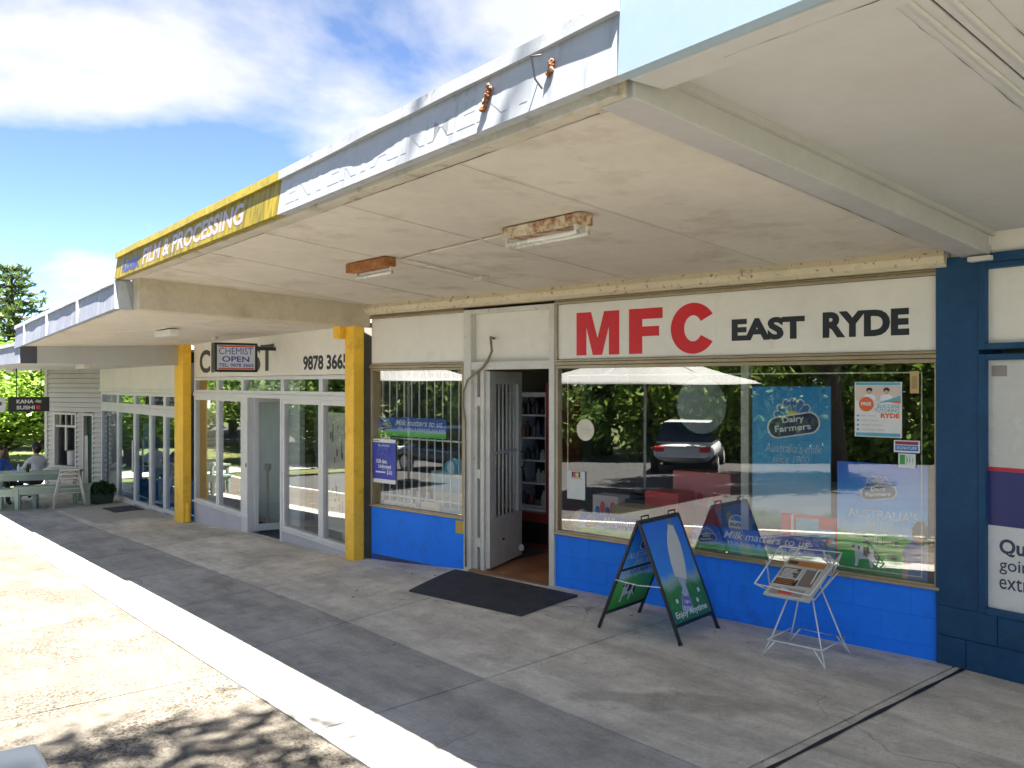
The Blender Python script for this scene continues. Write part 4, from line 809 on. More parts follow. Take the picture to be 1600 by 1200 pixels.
# milk strips along the sill
def strip(lb, s, t_, z, wd, h, yellow=False):
    t, b = poster('banner', lb, 'banner', s, t_, z, wd, h, m_strip, .003, 'milk banner strips'); k = h/.20
    emblem(b, .14*k, .095*k, .17*k, -.003); text('Milk matters to us', m_pw, b, .29*k, .115*k, .72*k, .062*k, y=-.006, shear=.35, bold=.012); text('We hope it does to you too', m_pw, b, .33*k, .055*k, .72*k, .048*k, y=-.006, shear=.35, bold=.005); return b
strip('milk banner along the sill at the left end of the big window', .258, .05, .535, 1.12, .18); strip('milk banner along the sill in the middle of the big window', 1.438, .05, .535, 1.12, .20)
strip('milk banner hung across the barred window', LW+.04, .07, 1.31, 1.14, .215)
# prepaid phone poster
pp, b = poster('poster', 'deep blue prepaid phone poster in the lower left of the barred window', 'poster', LW+.03, .004, .775, .40, .50, flatm('deep_blue_print', (.04, .06, .42)), .002)
for z0, z1 in ((0, .045), (.46, .5)): flat('printed_band', rectp(0, z0, .4, z1), m_pw, b, 1, -.002)
flat('printed_band', rectp(.02, .472, .12, .482), m_pgrn, b, 2, -.002); text('Be unlimited', m_pw, b, .10, .415, .19, .03, y=-.0045); text('1GB data', m_pw, b, .06, .225, .19, .045, y=-.0045, bold=.03); text('Unlimited', m_pw, b, .10, .17, .22, .04, y=-.0045, bold=.03); flat('printed_band', rectp(.05, .115, .22, .132), m_pw, b, 1, -.002); text('$10', m_pw, b, .25, .095, .09, .05, y=-.0045, bold=.02); text('per recharge', m_pw, b, .17, .15, .15, .014, y=-.0045)
for cx in (.145, .235):
    ring = [(cx+.045*math.cos(2*math.pi*k/20), .36+.04*math.sin(2*math.pi*k/20)) for k in range(20)]; MB().tube([(x, -.003, z) for x, z in ring]+[(ring[0][0], -.003, ring[0][1])], .009, 6).build('printed_loop', flatm('print_loop_blue', (.10, .13, .42)), b)
# security grille behind the small window, alarm tape round the big pane
gr = MB(); FT = flatm('grille_white', (.66, .66, .62))
for k in range(12): box('grille_bar', FT, wl, LW+.08+.126*k-.006, LW+.08+.126*k+.006, .10, .112, .56, 2.04)
for z in (.63, 1.285, 1.95): box('grille_bar', FT, wl, LW+.05, -1.25, .112, .125, z-.009, z+.009)
for a in ((.13, 3.27, 1.975, 1.985), (.13, .138, .9, 1.975), (3.262, 3.27, .56, 1.975), (.9, 3.27, .555, .563)): box('alarm_tape', flatm('alarm_tape', (.60, .60, .46)), wr, a[0], a[1], .017, .0185, a[2], a[3])
box('mullion', m_white, wr, 1.76, 1.83, .28, .34, .45, 2.05)

# ------------------------------------------------------------------ goods in the windows
def sp(s, t_, z): return FR[shop.name] @ Vector((s, t_, z))
def carton(lb, s, t_, z, wd, d, h, m_, rz=0, group='cartons in the window'):
    t = thing('carton', lb, 'carton', sp(s, t_, z), R(10.325)+rz, group); b = box('box', m_, t, 0, wd, 0, d, 0, h, .004); box('flap', m_, t, .004, wd-.004, .004, d*.5-.002, h, h+.004); box('flap', m_, t, .004, wd-.004, d*.5+.002, d-.004, h, h+.004); return t, b
m_cdark = flatm('carton_navy', (.02, .035, .075)); m_cred = flatm('carton_red', (.85, .05, .05)); m_ckraft = pbr('kraft_card', (.58, .43, .22), .8, var=.08)
def cola(b, cx, cz, r, y0, up=1):
    flat('printed_roundel', discp(cx, cz, r), m_pw, b, 1, y0)
    for sg, m_ in ((1, m_cred), (-1, m_pblue)): flat('printed_roundel', [(cx+.9*r*math.cos(R(25+130*k/10)), cz+sg*up*(.9*r*math.sin(R(25+130*k/10)))) for k in (range(11) if sg*up > 0 else range(10, -1, -1))], m_, b, 2, y0)
    text('PEPSI', m_blk, b, cx-.8*r, cz-.16*r, 1.6*r, .32*r, y=y0-.0042, bold=.04, rot=None if up > 0 else (0, math.pi, 0)) if up > 0 else text('PEPSI', m_blk, b, cx+.8*r, cz+.16*r, 1.6*r, .32*r, y=y0-.0042, bold=.04, rot=(0, math.pi, 0))
t, b = carton('dark cola carton standing upside down at the middle of the big window', 1.50, .42, .455, .50, .30, .46, m_cdark, R(-6)); cola(b, .16, .25, .085, 0, -1)
t, b = carton('long dark cola carton lying at the left of the big window', .20, .62, .455, .42, .28, .33, m_cdark); cola(b, .31, .22, .075, 0, 1); flat('printed_band', rectp(.02, .2, .14, .215), m_pw, b, 1, 0)
t, b = carton('bright red carton with dark discs beside the cola cartons', .60, .60, .455, .36, .3, .43, m_cred)
for k in range(3): flat('printed_disc', discp(.09+.09*k, .2, .035), flatm('disc_dark', (.12, .03, .03)), b, 1, 0)
flat('printed_band', rectp(.02, .33, .34, .40), flatm('band_red', (.68, .08, .08)), b, 1, 0)
carton('open kraft cardboard box at the left of the big window', .40, .34, .455, .42, .26, .30, m_ckraft)
t, b = carton('large pink and red snack carton at the back of the big window', .66, 1.0, .455, .62, .3, .60, flatm('carton_pink', (.85, .25, .25)))
for k in range(9): flat('printed_patch', discp(.08+.055*k, .30+.08*math.sin(k*2.1), .035, 12, .05), (m_pw, m_cred, flatm('patch_grey', (.30, .26, .27)))[k % 3], b, 1, 0)
t, b = carton('pale toy carton with blue print behind the white notice', .06, .5, .455, .30, .2, .36, flatm('carton_pale', (.72, .64, .64)))
for k in range(4): flat('printed_patch', discp(.06+.06*k, .2+.05*(k % 2), .03, 12, .06), (m_pblue, m_cred)[k % 2], b, 1, 0)
t, b = carton('red and blue sweets display leaning beside the tall poster', 2.20, .10, .46, .44, .10, .43, m_cred, 0)
flat('printed_patch', rectp(.12, .02, .43, .41), flatm('display_teal', (.25, .55, .66)), b, 1, 0); flat('printed_patch', rectp(.08, .0, .10, .43), m_pw, b, 1, 0); flat('printed_patch', rectp(.30, .34, .43, .41), m_cred, b, 2, 0)
for k in range(8): flat('printed_patch', discp(.17+.07*(k % 4), .14+.11*(k//4), .022, 12), (m_pw, m_cred, m_pnavy)[k % 3], b, 2, 0)
t, b = carton('yellow and white snack carton tucked behind the cow poster', 2.52, .22, .455, .26, .2, .36, flatm('carton_cream', (.75, .66, .46))); flat('printed_band', rectp(.02, .1, .14, .28), m_pyel, b, 1, 0)
# crumpled paper bags
for i, (s, t_, wd, lb) in enumerate(((.05, .10, .24, 'crumpled pale paper bag on the sill under the white notice'), (1.0, .22, .18, 'pale crumpled paper bundle behind the sandwich board'))):
    bm = bmesh.new(); bmesh.ops.create_icosphere(bm, subdivisions=3, radius=.5)
    for v in bm.verts: v.co = Vector((v.co.x*wd, v.co.y*.14, (v.co.z+.5)*.26)) + Vector([rnd.uniform(-.012, .012) for _ in range(3)])
    me = bpy.data.meshes.new('paper_bag'); bm.to_mesh(me); bm.free(); o = put('paper_bag', me, m_paperw if i else pbr('cream_paper', (.60, .54, .42), .8, var=.1), None, sp(s+wd/2, t_+.1, .455)); o.rotation_euler = (0, 0, R(10)); tag(o, lb, 'paper bag')
# ice cream header and bottles behind the bars
ah = thing('display_header', 'arched turquoise display header behind the barred window', 'display', sp(-2.05, .30, .455), R(10.325)); pts = [(0, .25), (.80, .25), (.80, .47), (.62, .49)] + [(.40+.20*math.cos(R(15+150*k/10)), .50+.13*math.sin(R(15+150*k/10))) for k in range(11)] + [(.18, .49), (0, .47)]
prism_tri(pts, 0, .02, 'header_board', print_grad('turquoise_print', [(0, (.03, .20, .36)), (.4, (.10, .40, .52)), (.5, (.55, .62, .60)), (.62, (.05, .33, .50)), (1, (.05, .36, .55))]), ah); box('stand', m_white, ah, .03, .77, .0, .12, 0, .25)
m_pet = pbr('water_bottle_plastic', (.45, .60, .68), .2, var=.1); bt = None
for k in range(9):
    if bt is None:
        bt = thing('water_bottle', 'one of the clear water bottles standing in a row behind the barred window', 'bottle', sp(-2.62, .20, .455), 0, 'water bottles in the barred window'); MB().lathe([(.032, 0), (.035, .01), (.033, .08), (.035, .15), (.014, .20), (.014, .215)], (0, 0, 0), 12).build('body', m_pet, bt, smooth=True); MB().lathe([(.016, .214), (.016, .23)], (0, 0, 0), 10).build('cap', m_pw, bt); o = bt
    else: o = copy_tree(bt)
    o.location = sp(-2.62+.078*k, .20+.06*(k % 2), .455)
t, b = carton('white printed box on the sill of the barred window', -2.60, .07, .457, .55, .10, .11, flatm('carton_white', (.55, .56, .55))); 
for k in range(14): flat('printed_patch', rectp(.03+.036*k, .055, .05+.036*k, .075+.01*(k % 3)), m_gr, b, 1, 0)
carton('cream and blue box at the right of the barred window sill', -1.98, .08, .457, .30, .2, .15, flatm('carton_cream2', (.56, .52, .44))); carton('flat blue box at the right end of the barred window', -1.66, .10, .457, .36, .2, .12, flatm('carton_blue2', (.16, .34, .46)))
# round wall mirror
mr_ = tag(MB().prism(discp(0, 0, .30, 40), 0, .03).build('mirror', pbr('mirror_face', (.20, .23, .25), .3, var=.03, metal=.8), None, loc=sp(.68, 1.5, 1.68), rot=(0, 0, R(10.325))), 'round convex mirror hanging inside the milk bar', 'mirror')
MB().tube([(.30*math.cos(2*math.pi*k/32), -.002, .30*math.sin(2*math.pi*k/32)) for k in range(33)], .014, 8).build('rim', m_black, mr_)
# drinks fridge and red counter seen through the door
frg = thing('drinks_fridge', 'white drinks fridge with stocked shelves inside the milk bar door', 'fridge', sp(-2.05, 1.6, .35), R(10.325)+R(4))
m_fr = flatm('fridge_white', (.58, .60, .62), .35); frame(frg, 0, .62, 0, 1.45, .055, m_fr, -.03, .03, 'door_frame'); box('cabinet', m_black, frg, 0, .62, .5, .55, 0, 1.45); box('side', m_fr, frg, .59, .62, .03, .5, 0, 1.45); box('side', m_fr, frg, 0, .03, .03, .5, 0, 1.45)
cols_ = [flatm('drink_'+n, c) for n, c in (('red', (.20, .03, .04)), ('dark', (.03, .02, .02)), ('blue', (.05, .08, .16)), ('white', (.40, .40, .38)), ('black', (.02, .022, .03)), ('amber', (.20, .10, .04)))]
for r_ in range(5):
    z = .06+.275*r_; box('shelf', m_fr, frg, .03, .59, .02, .48, z, z+.02)
    for k in range(7):
        if rnd.random() < .25: continue
        q_ = rnd.uniform(.6, 1.05); MB().lathe([(.03, 0), (.033, .01), (.033, .12*q_), (.028, .135*q_), (.013, .17*q_), (.013, .2*q_)], (.075+.076*k, .09+rnd.uniform(-.02, .03), z+.02), 10).build('bottle', cols_[rnd.randrange(6)], frg, smooth=True)
ct = thing('counter', 'dark red counter base below the drinks fridge', 'counter', sp(-2.1, 1.5, -.04), R(10.325)); m_cnt = pbr('red_lacquer', (.26, .035, .03), .35, var=.12); box('front', m_cnt, ct, 0, 1.0, 0, .6, 0, .38, .01); box('top', m_cnt, ct, -.02, 1.03, -.03, .62, .38, .41, .006); box('side_panel', m_cnt, ct, .72, .78, .0, .6, .41, 1.95); box('recess', m_black, ct, .35, .75, -.003, .01, .05, .3)
cl = thing('hanging_jacket', 'dark blue and red garments hanging behind the open door', 'jacket', sp(-1.36, .30, 0), R(10.325)); box('fabric', flatm('cloth_red', (.35, .02, .03)), cl, 0, .22, 0, .03, 1.65, 2.0, .012); box('fabric', flatm('cloth_navy', (.04, .05, .22)), cl, .01, .21, 0, .03, 1.1, 1.64, .012)
# ------------------------------------------------------------------ sandwich board
AB = thing('sandwich_board', 'black framed sandwich board with a milk bottle poster on the pavement', 'sandwich board', (-4.737, 5.076, gz(-4.737, 5.076)), R(101.5))
th = math.atan2(.364, .87); LN = .943; hw = .297
def ab_panel(sign, label):
    loc = (0, -.364*sign, 0); rot = (-th*sign, 0, 0)
    pn = MB().box(-hw, -hw+.022, -.011, .011, 0, LN).box(hw-.022, hw, -.011, .011, 0, LN).box(-hw+.022, hw-.022, -.011, .011, LN-.03, LN).box(-hw+.022, hw-.022, -.011, .011, .12, .145).build('panel_frame', m_black, AB, bevel=.003, loc=loc, rot=rot)
    pn['label'] = label; return pn
p1 = ab_panel(1, 'front panel with a white milk bottle over grass'); sh = box('sheet', m_bottle, p1, -hw+.022, hw-.022, -.006, .004, .145, LN-.03)
def bx(u, v): return (u, v)
# bottle print, tilted
c_, s_ = math.cos(R(-14)), math.sin(R(-14)); B = lambda pts: [(-.02 + x*c_ - z*s_, .30 + x*s_ + z*c_) for x, z in pts]
prism_tri(B([(-.085, .16), (.065, .15), (.085, .26), (.085, .36), (.078, .43), (.062, .49), (.045, .53), (.034, .56), (.032, .58), (-.042, .58), (-.046, .56), (-.06, .53), (-.08, .49), (-.098, .43), (-.108, .36), (-.105, .26)]), -.0085, -.0075, 'printed_bottle', flatm('print_milk', (.66, .66, .62)), p1)
prism_tri(B([(-.045, .575), (.035, .575), (.03, .66), (-.04, .66)]), -.0085, -.0075, 'printed_bottle', flatm('print_glass', (.10, .22, .42)), p1)
prism_tri(B([(-.055, .15), (.05, .15), (.03, .10), (.06, .0), (.075, -.10), (-.075, -.10), (-.06, .0), (-.02, .08)]), -.0085, -.0075, 'printed_bottle', flatm('print_pale', (.40, .47, .62)), p1)
prism_tri(B([(-.05, .03), (.05, .03), (.06, -.06), (-.06, -.06)]), -.0098, -.0088, 'printed_label', flatm('print_violet', (.16, .16, .46)), p1)
for i, (s, z) in enumerate((('Dairy', .005), ('Light', -.045))): o = text(s, m_pw, p1, *B([(-.04, z)])[0], .08, .035, y=-.0105, bold=.02); o.rotation_euler = (0, R(14), 0)
for k in range(70):
    x = rnd.uniform(-hw+.04, hw-.05); z = rnd.uniform(.15, .36); h_ = rnd.uniform(.03, .09); prism_tri([(x, z), (x+.006, z), (x+.012*rnd.uniform(-1, 1), z+h_)], -.0073, -.0065, 'printed_grass', (flatm('blade_a', (.06, .32, .05)), flatm('blade_b', (.03, .18, .05)), flatm('blade_c', (.16, .40, .10)))[k % 3], p1)
for x, z in ((.13, .26), (-.15, .30), (.19, .33)): flat('printed_flower', discp(x, z, .018, 10), m_pw, p1, 3, -.004)
text('Enjoy Anytime', m_pw, p1, -.235, .165, .46, .062, y=-.0115, bold=.025)
box('foot', m_black, p1, -hw, -hw+.022, -.013, .013, 0, .02); box('foot', m_black, p1, hw-.022, hw, -.013, .013, 0, .02)
p2_ = ab_panel(-1, 'rear panel showing a cow in a green field'); sh2 = box('sheet', m_pasture, p2_, -hw+.022, hw-.022, -.004, .006, .145, LN-.03)
emblem(p2_, .0, .74, .26, -.004); text("AUSTRALIA'S", m_pw, p2_, -.24, .60, .48, .06, y=-.0062); text('MILK', m_pw, p2_, -.10, .53, .2, .055, y=-.0062); text('Sold here', m_pnavy, p2_, -.13, .45, .26, .05, y=-.0062); cow(p2_, -.16, .20, .22, -.004, 1); box('cross_rail', m_black, p2_, -hw+.022, hw-.022, -.011, .011, .505, .52)
for x in (-hw+.1, hw-.1): MB().tube([(x-.05, 0, .87), (x-.05, 0, .90), (x+.05, 0, .90), (x+.05, 0, .87)], .006, 6).build('hinge_loop', m_black, AB)
MB().tube([(-hw, -.2, .40), (-hw, 0, .385), (-hw, .2, .40)], .004, 6).build('stay', m_alu, AB)

# ------------------------------------------------------------------ newspaper rack
NR = thing('newspaper_rack', 'white wire newspaper rack standing before the blue wall', 'rack', (-3.627, 5.389, gz(-3.627, 5.389)), R(10.1))
m_wire = flatm('white_wire', (.70, .70, .68), .4); WR = .0055
def wire(nm, *paths, r=WR):
    m = MB(); [m.tube(p, r, 6) for p in paths]; return m.build(nm, m_wire, NR, smooth=True)
ft = [(-.22, -.21), (.22, -.21), (.22, .21), (-.22, .21)]
for i, (x, y) in enumerate(ft):
    sx, sy = (1 if x > 0 else -1), (1 if y > 0 else -1)
    wire('leg', [(x*1.02, y*1.02, .004), (x*.80, y*.80, .13), (x*.28, y*.34, .50)], [(x*1.02, y*1.02, .004), (x*.62, y*.95, .115)])
rg = [(-.195, -.20, .115), (.195, -.20, .115), (.195, .20, .115), (-.195, .20, .115), (-.195, -.20, .115)]; wire('ring', rg)
# tilted basket
a_, b_, c2_, d_ = (-.27, -.24, .50), (.13, -.24, .48), (.17, .20, .71), (-.29, .20, .70)
wire('basket_rim', [a_, b_, c2_, d_, a_]); wire('basket_rim', [(-.22, -.10, .43), (.10, -.10, .42), (.12, .16, .55), (-.22, .16, .55), (-.22, -.10, .43)])
wire('basket_wire', [a_, (-.22, -.10, .43), (-.30, .0, .62)]); wire('basket_wire', [b_, (.10, -.10, .42), (.20, .06, .60)]); wire('basket_wire', [d_, (-.22, .16, .55), (-.14, .20, .705)]); wire('basket_wire', [c2_, (.12, .16, .55), (.04, .20, .705)])
wire('basket_wire', [(-.07, -.24, .50), (-.06, -.14, .47), (-.04, .05, .60), (.07, .05, .60), (.06, -.14, .47), (-.06, -.14, .47)]); wire('basket_wire', [(-.12, -.22, .44), (-.10, .18, .58)]); wire('basket_wire', [(.04, -.22, .43), (.05, .18, .57)])
np_ = thing('newspaper', 'folded newspapers lying in the white wire rack', 'newspaper', FR[NR.name] @ Vector((-.21, -.235, .435)), R(10.1)); tl = R(26)
nps = MB()
for k in range(5): nps.add([(x+.006*k*(1 if x else .3), y*.44+.004*k, -.006*k) for x, y in ((0, 0), (.30, 0), (.31, 1), (.01, 1))] + [(x+.006*k*(1 if x else .3), y*.44+.004*k, -.006*k+.005) for x, y in ((0, 0), (.30, 0), (.31, 1), (.01, 1))], [(0, 3, 2, 1), (4, 5, 6, 7), (0, 1, 5, 4), (1, 2, 6, 5), (2, 3, 7, 6), (3, 0, 4, 7)])
npo = nps.build('pages', flatm('newsprint', (.56, .55, .52)), np_, rot=(tl, 0, 0))
def ink(x0, y0, x1, y1, m_, l=0): return MB().box(x0, x1, y0, y1, .0055+.0006*l, .006+.0006*l).build('printed_block', m_, npo)
m_ink = flatm('news_ink', (.05, .05, .055)); m_no = flatm('news_orange', (.50, .20, .04)); m_np = flatm('news_photo', (.22, .18, .16))
ink(.02, .36, .30, .42, m_no); ink(.03, .375, .10, .41, m_ink, 1); ink(.02, .22, .16, .33, flatm('news_brown', (.16, .11, .07))); ink(.19, .14, .29, .33, m_np); ink(.02, .13, .18, .20, flatm('news_black', (.03, .03, .03))); ink(.03, .02, .27, .10, flatm('news_grey', (.34, .33, .30))); ink(.09, .035, .19, .06, m_cred, 1)
for k in range(7): ink(.03, .225+.014*k, .10+.05*rnd.random(), .232+.014*k, m_pw, 1)
for k in range(3): ink(.03, .14+.02*k, .15, .148+.02*k, m_no, 1)

# ------------------------------------------------------------------ outdoor tables, stools, people at the far end
m_gt = pbr('sage_green_paint', (.25, .33, .28), .5, var=.12, vscale=3)
def table(nm, lb, x, y, ln, wd, h, rz, cat, group):
    t = thing(nm, lb, cat, (x, y, gz(x, y)), rz, group); lg = .07
    for k in range(3): box('plank', m_gt, t, -ln/2, ln/2, -wd/2+wd*k/3+.004, -wd/2+wd*(k+1)/3-.004, h-.045, h, .004)
    for a in (-1, 1):
        box('rail', m_gt, t, -ln/2+.05, ln/2-.05, a*(wd/2-.06)-.015, a*(wd/2-.06)+.015, h-.16, h-.05)
        for b in (-1, 1): box('leg', m_gt, t, a*(ln/2-.06)-lg/2, a*(ln/2-.06)+lg/2, b*(wd/2-.06)-lg/2, b*(wd/2-.06)+lg/2, 0, h-.045, .004)
    return t
ra = R(20)
table('table', 'long sage green table with condiments, nearest the kiosk', -21.2, 3.35, 1.75, .75, .74, R(70), 'table', 'sage green outdoor tables'); table('table', 'sage green table cut off by the left edge', -22.4, 2.35, 1.3, .7, .66, R(70), 'table', 'sage green outdoor tables')
table('bench', 'sage green bench drawn up beside the stacked white stools', -20.3, 3.55, 1.45, .34, .47, R(72), 'bench', 'sage green benches'); table('bench', 'short sage green bench left of the longer one', -20.8, 2.95, .8, .34, .45, R(72), 'bench', 'sage green benches'); table('bench', 'sage green bench at the far left edge', -21.4, 2.35, .8, .34, .44, R(70), 'bench', 'sage green benches')
for i, (dx, dy, lb, m_) in enumerate(((-21.35, 3.05, 'small white bottle on the green table', m_pw), (-21.2, 3.2, 'dark sauce bottle on the green table', m_blk))): tag(MB().lathe([(.03, 0), (.032, .01), (.03, .12), (.012, .16), (.012, .19)], (0, 0, 0), 12).build('sauce_bottle', m_, None, smooth=True, loc=(dx, dy, gz(dx, dy)+.74)), lb, 'bottle')
# stacked white stools: splayed tube legs, arched back, curved seat
m_st = pbr('cream_enamel', (.60, .57, .50), .4, var=.06)
st0 = None
for k in range(3):
    if st0 is None:
        st0 = thing('stool', 'lowest cream metal stool of the stack by the green bench', 'stool', (-19.95, 3.78, gz(-19.95, 3.78)), R(80), 'stacked cream stools')
        for sx in (-1, 1):
            for sy in (-1, 1): MB().tube([(sx*.30, sy*.20, 0), (sx*.16, sy*.12, .62)], .014, 8).build('leg', m_st, st0, smooth=True)
        MB().box(-.18, .18, -.15, .15, .60, .635).build('seat', m_st, st0, bevel=.01); MB().tube([(.17*math.cos(R(180*q/12)), -.14, .46+.12*math.sin(R(180*q/12))) for q in range(13)], .011, 6).build('brace', m_st, st0, smooth=True)
        MB().tube([(-.2, -.16, .32), (.2, -.16, .32)], .009, 6).build('brace', m_st, st0); o = st0
    else: o = copy_tree(st0); o['label'] = ('middle cream metal stool of the stack', 'topmost cream metal stool of the stack')[k-1]
    o.location.z = gz(-19.95, 3.78) + .085*k
pl = tag(MB().hexa([(-.04, -.02, 0), (.04, -.02, 0), (.04, .02, 0), (-.04, .02, 0), (-.03, .10, 1.45), (.03, .10, 1.45), (.03, .13, 1.45), (-.03, .13, 1.45)]).build('folded_easel', m_st, None, bevel=.005, loc=(-20.35, 4.18, gz(-20.3, 4.1)), rot=(0, 0, R(80))), 'cream folded board leaning against the kiosk door', 'board')
# seated people (one continuous skinned body each)
def person(lb, loc, rz, shirt, hairm):
    t = thing('person', lb, 'person', loc, rz); me = bpy.data.meshes.new('body')
    J = [((0, 0, .47), .13), ((0, .01, .62), .125), ((0, .03, .82), .135), ((0, .03, .95), .12), ((0, .02, 1.02), .055), ((0, -.01, 1.09), .055), ((0, -.03, 1.18), .088), ((0, -.035, 1.26), .075),
         ((.19, .02, .93), .058), ((.25, -.10, .74), .045), ((.16, -.32, .74), .036), ((.10, -.40, .75), .036), ((-.19, .02, .93), .058), ((-.25, -.10, .74), .045), ((-.16, -.32, .74), .036), ((-.10, -.40, .75), .036),
         ((.10, -.04, .46), .095), ((.12, -.42, .47), .07), ((.12, -.44, .10), .045), ((.12, -.54, .04), .04), ((-.10, -.04, .46), .095), ((-.12, -.42, .47), .07), ((-.12, -.44, .10), .045), ((-.12, -.54, .04), .04)]
    E = [(0,1),(1,2),(2,3),(3,4),(4,5),(5,6),(6,7),(3,8),(8,9),(9,10),(10,11),(3,12),(12,13),(13,14),(14,15),(0,16),(16,17),(17,18),(18,19),(0,20),(20,21),(21,22),(22,23)]
    me.from_pydata([j[0] for j in J], E, []); ob = bpy.data.objects.new('body', me); col.objects.link(ob); ob.parent = t
    md = ob.modifiers.new('skin', 'SKIN'); sl_ = me.skin_vertices or None
    if not me.skin_vertices:
        bpy.context.view_layer.objects.active = ob
    for i, v in enumerate(me.skin_vertices[0].data): v.radius = (J[i][1], J[i][1]); v.use_root = i == 0
    ob.modifiers.new('sub', 'SUBSURF').levels = 2; ob.modifiers['sub'].render_levels = 2
    # clothing and skin by height
    m, nt, bs, N, L = _nt('body_'+shirt[0]); tc = N('ShaderNodeTexCoord'); s3 = N('ShaderNodeSeparateXYZ'); L(tc.outputs['Object'], s3.inputs[0]); r = N('ShaderNodeValToRGB'); r.color_ramp.interpolation = 'CONSTANT'; mr = N('ShaderNodeMapRange'); mr.inputs[1].default_value = 0; mr.inputs[2].default_value = 1.3; L(s3.outputs[2], mr.inputs[0]); L(mr.outputs[0], r.inputs[0])
    e = r.color_ramp.elements; e[0].color = (.03, .03, .04, 1); e[1].position = .42; e[1].color = (*shirt[1], 1); e2 = e.new(.79); e2.color = (.42, .25, .17, 1); L(r.outputs[0], bs.inputs['Base Color']); bs.inputs['Roughness'].default_value = .8; me.materials.append(m)
    bm = bmesh.new(); bmesh.ops.create_icosphere(bm, subdivisions=3, radius=.5)
    for v in bm.verts: v.co = Vector((v.co.x*.205, v.co.y*.225+.005, v.co.z*.24+1.225 + (-.03 if v.co.y > .1 else .0))) if not (v.co.z < -.05 and v.co.y < .05) else Vector((v.co.x*.15, v.co.y*.1+.03, 1.22))
    hm = bpy.data.meshes.new('hair'); bm.to_mesh(hm); bm.free(); [setattr(p, 'use_smooth', True) for p in hm.polygons]; put('hair', hm, hairm, t)
    for sx in (-1, 1): MB().lathe([(.006, -.006), (.010, 0), (.006, .006)], (sx*.032, -.118, 1.20), 8).build('eye', m_blk, t)
    MB().tube([(0, -.118, 1.20), (0, -.142, 1.165), (0, -.125, 1.155)], [.008, .014, .008], 6).build('nose', flatm('skin_tone', (.42, .25, .17)), t); return t
mh = flatm('dark_hair', (.012, .009, .010), .5)
person('person with dark hair in a white top seated behind the green table', (-22.35, 3.55, gz(-22.3, 3.5)), R(-70), ('white', (.60, .60, .63)), mh)
person('person in a blue top at the left edge of the picture', (-22.75, 2.86, gz(-22.7, 2.8)), R(120), ('blue', (.03, .10, .45)), mh)
# potted shrub
def leaf_cloud(n, centers, spread, size, flatten=1.0, r=nrng):
    c = centers[r.integers(0, len(centers), n)] + r.normal(0, 1, (n, 3))*spread; u = r.normal(0, 1, (n, 3)); u /= np.linalg.norm(u, axis=1)[:, None]; v = r.normal(0, 1, (n, 3)); v -= (v*u).sum(1)[:, None]*u; v /= np.linalg.norm(v, axis=1)[:, None]
    s = size*r.uniform(.6, 1.3, (n, 1)); return np.stack([c - u*s, c + v*s*.42*flatten, c + u*s, c - v*s*.42*flatten], 1)
def sphere_pts(n, cx, rad, r=nrng):
    d = r.normal(0, 1, (n, 3)); d /= np.linalg.norm(d, axis=1)[:, None]; return np.array(cx) + d*np.array(rad)*r.uniform(.35, 1, (n, 1))**(1/2)
m_lf = leaf_mat('leaf_green', (.08, .15, .035), (.19, .30, .065), (.36, .45, .13)); m_lfb = leaf_mat('leaf_bright', (.10, .20, .025), (.26, .39, .05), (.45, .52, .11)); m_lfd = leaf_mat('leaf_dark', (.03, .055, .022), (.07, .11, .04), (.14, .19, .06)); m_bark = pbr('bark', (.10, .075, .055), .9, var=.25, vscale=5, bump=.8, bscale=30, dist=.02)
ps = thing('potted_shrub', 'clipped green shrub in a square pot beside the glazed shop', 'plant', (-20.05, 4.42, gz(-20, 4.4))); MB().hexa([(-.17, -.17, 0), (.17, -.17, 0), (.17, .17, 0), (-.17, .17, 0), (-.21, -.21, .22), (.21, -.21, .22), (.21, .21, .22), (-.21, .21, .22)]).build('pot', flatm('pot_green', (.03, .05, .035)), ps)
put('foliage', quads_mesh('foliage', leaf_cloud(2200, sphere_pts(260, (0, 0, .30), (.25, .25, .17)), .02, .03)), leaf_mat('leaf_box', (.02, .06, .015), (.05, .13, .03)), ps); MB().tube([(0, 0, .1), (0, 0, .35)], .02, 6).build('stem', m_bark, ps)
# grey steel litter bin top in the corner
bn = thing('litter_bin', 'grey metal bin top in the lower left corner', 'bin', (-2.165, .16, gz(-2.165, .22))); m_bin = flatm('grey_galvanised', (.028, .034, .044), .6); MB().box(-.2, .2, -.2, .2, .05, 1.02).build('body', m_bin, bn, bevel=.03); MB().box(-.22, .22, -.22, .22, 1.025, 1.055).build('lid', m_bin, bn, bevel=.012)
# ------------------------------------------------------------------ trees
def crown_mesh(name, n, nclump, cx, rad, spread, size, seed):
    r = np.random.default_rng(seed); return quads_mesh(name, leaf_cloud(n, sphere_pts(nclump, cx, rad, r), spread, size, 1.1, r))
def trunk_mesh(h, r0, rad, seed, nb=7, lean=.0):
    rr = random.Random(seed); m = MB(); p = [(lean*t*t*3+.08*math.sin(t*5+seed), .06*math.sin(t*4+seed*2), h*t) for t in np.linspace(0, 1, 7)]; m.tube(p, [lerp(r0, r0*.35, i/6) for i in range(7)], 10)
    for k in range(nb):
        t = rr.uniform(.4, .95); a = rr.uniform(0, 6.28); b = Vector((lean*t*t*3, 0, h*t)); e = b + Vector((math.cos(a)*rad[0]*.75, math.sin(a)*rad[1]*.75, rr.uniform(.2, 1.0)*rad[2])); md_ = b.lerp(e, .5)+Vector((0, 0, .25)); m.tube([b, md_, e], [r0*.38, r0*.24, r0*.08], 7)
    return m.mesh('trunk', True)
CR = {}
